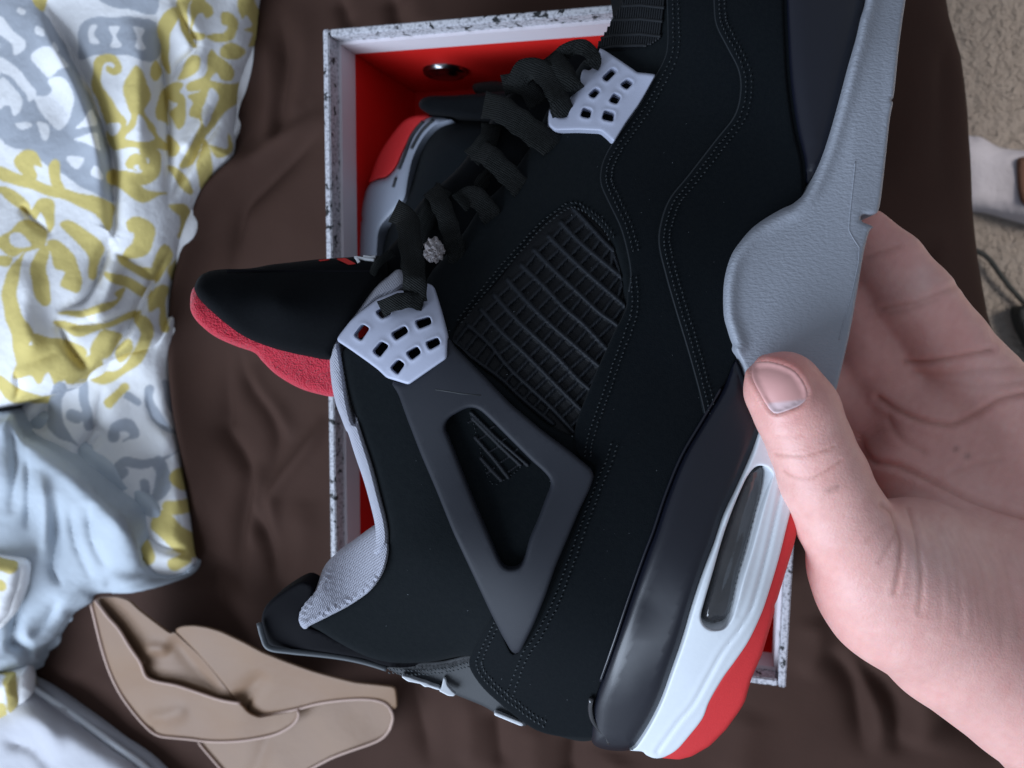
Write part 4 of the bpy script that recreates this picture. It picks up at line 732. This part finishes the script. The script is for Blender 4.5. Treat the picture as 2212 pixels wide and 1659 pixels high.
panel('window_bank', BANK, 'white', shoe, lambda q_: H(q_)+.0002+.0052*np.clip(np.where(inside(q_, AIRP), 0, segdist(q_, AEDGE, False))/24, 0, 1), 0, .002, 0, sp=4)
panel('air_unit', AIRU, 'air', shoe, H, .0028, .003, 16, .0018, sp=4, relief=lambda q_: .0005*np.cos(((q_[:, 0]-1600)+(q_[:, 1]-1100)*.3)/7)+.0003*np.sin(q_[:, 1]/23))
panel('outsole', C9([(812, 440), (850, 520), (835, 600), (812, 690), (760, 860), (712, 1020), (690, 1062), (697, 1080), (670, 1180), (620, 1350), (555, 1500), (515, 1640)])+C12([(1500, 1240), (1400, 1380), (1280, 1500), (1150, 1575), (1060, 1598), (960, 1590), (880, 1580), (930, 1560), (1010, 1500), (1095, 1395), (1195, 1260), (1300, 1090), (1390, 945), (1500, 770), (1590, 615), (1645, 465), (1705, 240), (1765, 20), (1800, -130)]), 'red', shoe, H, .0050, .06, 8, .0022, sp=7, sharp=4)
# added dark filler inside the shoe so nothing shows through
panel('inside_filler', [(1000, 600), (1250, 250), (1500, -250), (1800, -300), (1850, 100), (1700, 500), (1560, 1000), (1400, 1450), (1250, 1540), (1050, 1400), (880, 1250), (830, 900), (870, 760)], 'tab', shoe, lambda q_: np.full(len(q_), -.012), 0, .028, 20, .008, sp=24)

# ================================================================== HAND
def Q(px, py, d): return np.array([(px-CX)/F*d, -(py-CY)/F*d, -d])
PR = []                                   # tapered capsules (a, b, ra, rb, blend)
def chain(nodes, k=.004):
    n = [(Q(x, y, d), r*d/F) for x, y, d, r in nodes]
    PR.append(([(n[i][0], n[i+1][0], n[i][1], n[i+1][1]) for i in range(len(n)-1)], k))
chain([(1692, 842, .2270, 84), (1722, 890, .2262, 88), (1750, 960, .2275, 86), (1778, 1030, .230, 92), (1818, 1120, .235, 97), (1875, 1210, .243, 118), (1935, 1275, .250, 152)], .004)                              # thumb
chain([(1920, 1245, .250, 150), (2060, 1370, .256, 160), (2230, 1490, .262, 165), (2420, 1630, .268, 175), (2600, 1760, .272, 190)], .010)          # thenar and wrist
chain([(1990, 1190, .255, 110), (2150, 1260, .262, 140), (2350, 1360, .268, 180)], .010)
chain([(1866, 508, .279, 58), (1925, 567, .2765, 66), (1977, 640, .276, 75), (2046, 742, .279, 82), (2120, 850, .285, 95), (2210, 960, .288, 120)], .0035)  # index
chain([(1800, 560, .294, 60), (1838, 640, .292, 64), (1892, 765, .292, 68), (1965, 880, .292, 80), (2080, 980, .291, 110)], .0035)                       # middle
chain([(1760, 720, .306, 58), (1800, 800, .304, 60), (1880, 900, .300, 66), (1980, 1000, .295, 90)], .003)
chain([(1720, 900, .314, 55), (1770, 980, .310, 56), (1860, 1050, .304, 64), (1980, 1110, .298, 90)], .003)
chain([(2090, 840, .283, 90), (2180, 970, .281, 118), (2330, 1130, .280, 150), (2520, 1400, .280, 180)], .008)
chain([(2000, 930, .286, 80), (2100, 1050, .283, 110), (2260, 1180, .279, 140), (2450, 1450, .276, 190)], .008)
chain([(1940, 1010, .284, 70), (2020, 1110, .276, 95), (2150, 1200, .270, 120)], .008)
chain([(1772, 1120, .282, 55), (1850, 1180, .272, 85), (1950, 1220, .264, 110)], .008)
chain([(2420, 1550, .272, 230), (2700, 1780, .275, 220), (3000, 2030, .280, 220)], .015)
vox = .00095
allp = np.array([p for segs, k in PR for s in segs for p in (s[0], s[1])]); lo = allp.min(0)-.024; hi = allp.max(0)+.024
hi[0] = min(hi[0], Q(2750, 0, .28)[0]); lo[1] = max(lo[1], Q(0, 1980, .28)[1])
gs = [np.arange(lo[i], hi[i], vox) for i in range(3)]
G = np.stack(np.meshgrid(*gs, indexing='ij'), -1).astype(np.float32); sh = G.shape[:3]; Gf = G.reshape(-1, 3)
def sdf(Pp):
    D_ = None
    for segs, k in PR:
        d = None
        for a_, b_, ra, rb in segs:
            ba = (b_-a_).astype(np.float32); t = np.clip(((Pp-a_.astype(np.float32))@ba)/(ba@ba), 0, 1)
            di = np.linalg.norm(Pp-a_.astype(np.float32)-t[:, None]*ba, axis=1)-(ra+(rb-ra)*t)
            d = di if d is None else np.minimum(d, di)-np.maximum(.002-np.abs(d-di), 0)**2/.008
        if D_ is None: D_ = d
        else:
            h = np.maximum(k-np.abs(D_-d), 0)/k; D_ = np.minimum(D_, d)-h*h*k*.25
    return D_
SD = np.concatenate([sdf(c) for c in np.array_split(Gf, 24)]).reshape(sh)
SD[0] = SD[-1] = 1; SD[:, 0] = SD[:, -1] = 1; SD[:, :, 0] = SD[:, :, -1] = 1
def surface_nets(D_, org, v):
    neg = D_ < 0; c8 = [(i, j, k) for i in (0, 1) for j in (0, 1) for k in (0, 1)]
    nx_, ny_, nz_ = D_.shape; sl = lambda c: tuple(slice(c[a], D_.shape[a]-1+c[a]) for a in range(3))
    s = sum(neg[sl(c)].astype(np.int8) for c in c8); act = (s > 0) & (s < 8); ids = np.full(act.shape, -1); ii = np.argwhere(act); ids[act] = np.arange(len(ii))
    acc = np.zeros((len(ii), 3)); cnt = np.zeros(len(ii)); val = {c: D_[sl(c)][act] for c in c8}
    for a_ in c8:
        for ax in range(3):
            if a_[ax]: continue
            b_ = list(a_); b_[ax] = 1; b_ = tuple(b_); va, vb = val[a_], val[b_]; cr = (va < 0) != (vb < 0); t = va/(va-vb+1e-20)
            p_ = np.tile(np.array(a_, float), (len(ii), 1)); p_[:, ax] += t; acc[cr] += p_[cr]; cnt[cr] += 1
    Vv = org+(ii+acc/cnt[:, None])*v; Fs = []
    for ax in range(3):
        u, w_ = (ax+1) % 3, (ax+2) % 3
        s0 = [slice(1, -1)]*3; s0[ax] = slice(0, -1); s1 = [slice(1, -1)]*3; s1[ax] = slice(1, None)
        a_ = neg[tuple(s0)]; b_ = neg[tuple(s1)]; e = np.argwhere(a_ != b_); fl = a_[a_ != b_]
        base = e+1; base[:, ax] -= 1
        def cid(du, dw): q_ = base.copy(); q_[:, u] -= du; q_[:, w_] -= dw; return ids[q_[:, 0], q_[:, 1], q_[:, 2]]
        qd = np.stack([cid(0, 0), cid(1, 0), cid(1, 1), cid(0, 1)], 1); qd[~fl] = qd[~fl][:, ::-1]; Fs.append(qd)
    return Vv, np.vstack(Fs)
HV, HF = surface_nets(SD, lo, vox)
HF = HF[(HF >= 0).all(1)]
# normals, creases
def vnorm(Vv, Fs):
    n = np.cross(Vv[Fs[:, 2]]-Vv[Fs[:, 0]], Vv[Fs[:, 3]]-Vv[Fs[:, 1]]); o_ = np.zeros_like(Vv)
    for k in range(4): np.add.at(o_, Fs[:, k], n)
    return o_/(np.linalg.norm(o_, axis=1)[:, None]+1e-12)
for _ in range(6):                        # relax
    acc = np.zeros_like(HV); cnt = np.zeros(len(HV))
    for k in range(4):
        a_, b_ = HF[:, k], HF[:, (k+1) % 4]; np.add.at(acc, a_, HV[b_]); np.add.at(acc, b_, HV[a_]); np.add.at(cnt, a_, 1); np.add.at(cnt, b_, 1)
    HV = .4*HV+.6*acc/np.maximum(cnt, 1)[:, None]
N_ = vnorm(HV, HF)
g_ = SD  # outward = increasing distance
pix = np.stack([CX+HV[:, 0]/-HV[:, 2]*F, CY-HV[:, 1]/-HV[:, 2]*F], 1)
if (N_*(HV-HV.mean(0))).sum() < 0: N_ = -N_; HF = HF[:, ::-1]
front = (N_*(-HV)).sum(1) > 0
ck2 = lambda p: CR(2800, 1500, 1232, p); ck1 = lambda p: CR(2700, 600, 1332, p); ck3 = lambda p: CR(2900, 2100, 1132*2212/2032, p)
CRS = [(ck2([(455, 520), (560, 532), (660, 530), (770, 502), (870, 468)]), 4, .0006, 1, (0, .243)), (ck2([(515, 640), (560, 672), (620, 688), (720, 682), (820, 632), (920, 560)]), 4, .0007, 1, (0, .243)), (ck2([(470, 400), (560, 402), (650, 385)]), 5, .0003, .4, (0, .243)),
    (ck2([(1205, 880), (1275, 930), (1315, 1050), (1342, 1150), (1335, 1300), (1300, 1500)]), 6, .0014, 1, (0, .28)), (ck2([(1390, 900), (1440, 1060), (1472, 1250), (1490, 1400), (1475, 1640)]), 6, .0011, .7, (0, .28)), (ck2([(1300, 1070), (1250, 1190), (1195, 1280)]), 6, .0006, .4, (0, .28)), (ck2([(1240, 1000), (1180, 1060), (1110, 1120)]), 7, .0004, .2, (0, .28)),
    (ck2([(1050, 420), (1130, 560), (1300, 600), (1500, 680), (1800, 820), (2000, 895), (2300, 980)]), 9, .0018, .8, (.23, .3)), (ck2([(1180, 120), (1300, 200), (1450, 270), (1600, 305), (1720, 305), (1900, 220), (2050, 130), (2250, 80)]), 8, .0017, 1, (.24, .31)),
    (ck1([(1440, 1365), (1550, 1372), (1650, 1362), (1800, 1335), (2000, 1290)]), 7, .0016, 1, (.24, .31)), (ck1([(1175, 690), (1270, 655), (1390, 615)]), 7, .0006, .5, (.24, .31)), (ck1([(1290, 1020), (1400, 1000), (1520, 980), (1640, 930), (1760, 880)]), 8, .0009, .6, (.24, .31)), (ck1([(1330, 1050), (1480, 1020), (1650, 960)]), 7, .0005, .4, (.24, .31)),
    (ck1([(1480, 1440), (1700, 1460), (1950, 1420), (2200, 1400)]), 9, .0007, .3, (.24, .31)), (ck1([(1560, 1480), (1850, 1530), (2200, 1500)]), 9, .0004, .2, (.24, .31)), (ck2([(1700, 640), (1850, 600), (2050, 560)]), 8, .0005, .3, (.24, .31)), (ck2([(1250, 250), (1330, 400), (1500, 500)]), 10, .0008, .4, (.24, .31))]
for i in range(13):                       # fan of fine lines over the ball of the thumb
    x0 = 1480+i*62; y0 = 960+i*26; j1 = rng.uniform(-20, 20)
    CRS.append((ck2([(x0, y0), (x0+90+j1, y0+190), (x0+150+j1, y0+420), (x0+170+j1*2, y0+640+rng.uniform(-120, 200))]), rng.uniform(5, 8), rng.uniform(.0002, .0005), .16, (0, .29)))
tint = np.tile(np.array([.82, .455, .40]), (len(HV), 1))
disp = np.zeros(len(HV)); redd = np.zeros(len(HV))
for pts, wd, dp, rd, (d0_, d1_) in CRS:
    pl_ = catmull(pts, 6, False); lo_, hi_ = pl_.min(0)-40, pl_.max(0)+40
    k = np.where(front & (pix > lo_).all(1) & (pix < hi_).all(1) & (-HV[:, 2] > d0_) & (-HV[:, 2] < d1_))[0]
    if not len(k): continue
    d = segdist(pix[k], pl_, False); dp *= .62 if d0_ > .2 else .36; wd *= .78; disp[k] -= dp*np.exp(-(d/wd)**2); disp[k] += dp*.35*np.exp(-((d-wd*2.6)/(wd*1.6))**2); redd[k] = np.maximum(redd[k], rd*np.exp(-(d/(wd*.9))**2))
def blob(x, y, r, d0_=0, d1_=1): return np.exp(-(((pix-np.array([x, y]))**2).sum(1)/r**2))*((-HV[:, 2] > d0_) & (-HV[:, 2] < d1_))
NAILO = [(1627, 787), (1655, 781), (1689, 788), (1718, 803), (1738, 831), (1744, 856), (1730, 874), (1703, 886), (1676, 893), (1660, 881), (1640, 847), (1625, 815)]
dn = segdist(pix, smooth_outline(NAILO, 4)); nin = inside(pix, smooth_outline(NAILO, 4)) & front & (-HV[:, 2] < .24)
disp[nin] -= .0009*np.clip(dn[nin]/8, 0, 1)
rim = front & ~nin & (-HV[:, 2] < .24); disp[rim] += .0006*np.exp(-((dn[rim]-8)/7)**2)
HV = HV+N_*disp[:, None]
rosy = np.clip(.9*blob(1680, 790, 75, 0, .24)+.35*blob(1720, 850, 90, 0, .24)+.5*blob(1880, 480, 70)+.35*blob(1850, 700, 110, .28)+.35*blob(1900, 960, 110, .24)+.25*blob(2080, 720, 80)+.3*blob(1960, 560, 40), 0, 1)
pale = np.clip(.5*blob(1990, 610, 45)+.4*blob(2070, 1180, 120)+.4*blob(2120, 810, 45)+.3*blob(2000, 1180, 80), 0, 1)
tint = tint*(1-rosy[:, None])+np.array([.74, .30, .265])*rosy[:, None]; tint = tint*(1-pale[:, None])+np.array([.84, .58, .53])*pale[:, None]
blot = (wob(pix/1000, 71, 14, 30, 130, .8)+wob(pix/1000, 72, 14, 160, 420, .7))[:, None]; tint = tint*(1+.06*blot*np.array([.4, 1, 1]))
tint = tint*(1-.42*redd[:, None])+np.array([.42, .14, .09])*.42*redd[:, None]
for x, y in ((1806, 1054), (1790, 1060), (2090, 985), (2065, 970)): tint *= (1-.35*blob(x, y, 7))[:, None]
HM = M4
hc = np.array([0, 0, 0])
hand = obj('hand', HV-Q(1950, 1150, .27), HF, 'skin'); hand.matrix_world = M4@Matrix.Translation(Vector(Q(1950, 1150, .27)))
at = hand.data.color_attributes.new('tint', 'FLOAT_COLOR', 'POINT'); at.data.foreach_set('color', np.c_[tint, np.ones(len(tint))].ravel())
tag(hand, 'bare hand gripping the sole with the thumb in front and fingers behind', 'hand')
bvh = BVHTree.FromPolygons([Vector(v) for v in HV], [tuple(map(int, f)) for f in HF])
def hz_(q_):
    out = []
    for x, y in q_:
        h = bvh.ray_cast(Vector((0, 0, 0)), Vector(((x-CX)/F, -(y-CY)/F, -1)).normalized())
        out.append(-h[0].z if h[0] else .225)
    return -np.array(out)
def Lh(px, py, z): return np.stack([(px-CX)/F*-z, -(py-CY)/F*-z, z], -1)-Q(1950, 1150, .27)
lun = np.array([1695, 893.]);
def nailcol(V):
    c = np.tile(np.array([.74, .39, .36]), (len(V), 1)); a_ = np.clip((V[:, 1]-(868-.10*(V[:, 0]-1690)-.004*(V[:, 0]-1697)**2*0))/5+.5, 0, 1)*np.clip((V[:, 0]-1655)/8, 0, 1)
    c = c*(1-a_[:, None])+np.array([.74, .54, .55])*a_[:, None]
    e = np.clip((V[:, 1]-778)/9, 0, 1); return c*e[:, None]+np.array([.78, .46, .41])*(1-e[:, None])
panel('thumb_nail', NAILO, 'nail', hand, hz_, .0004, .0010, 8, .0004, sp=5, mapper=Lh, color=nailcol, attr='tint')
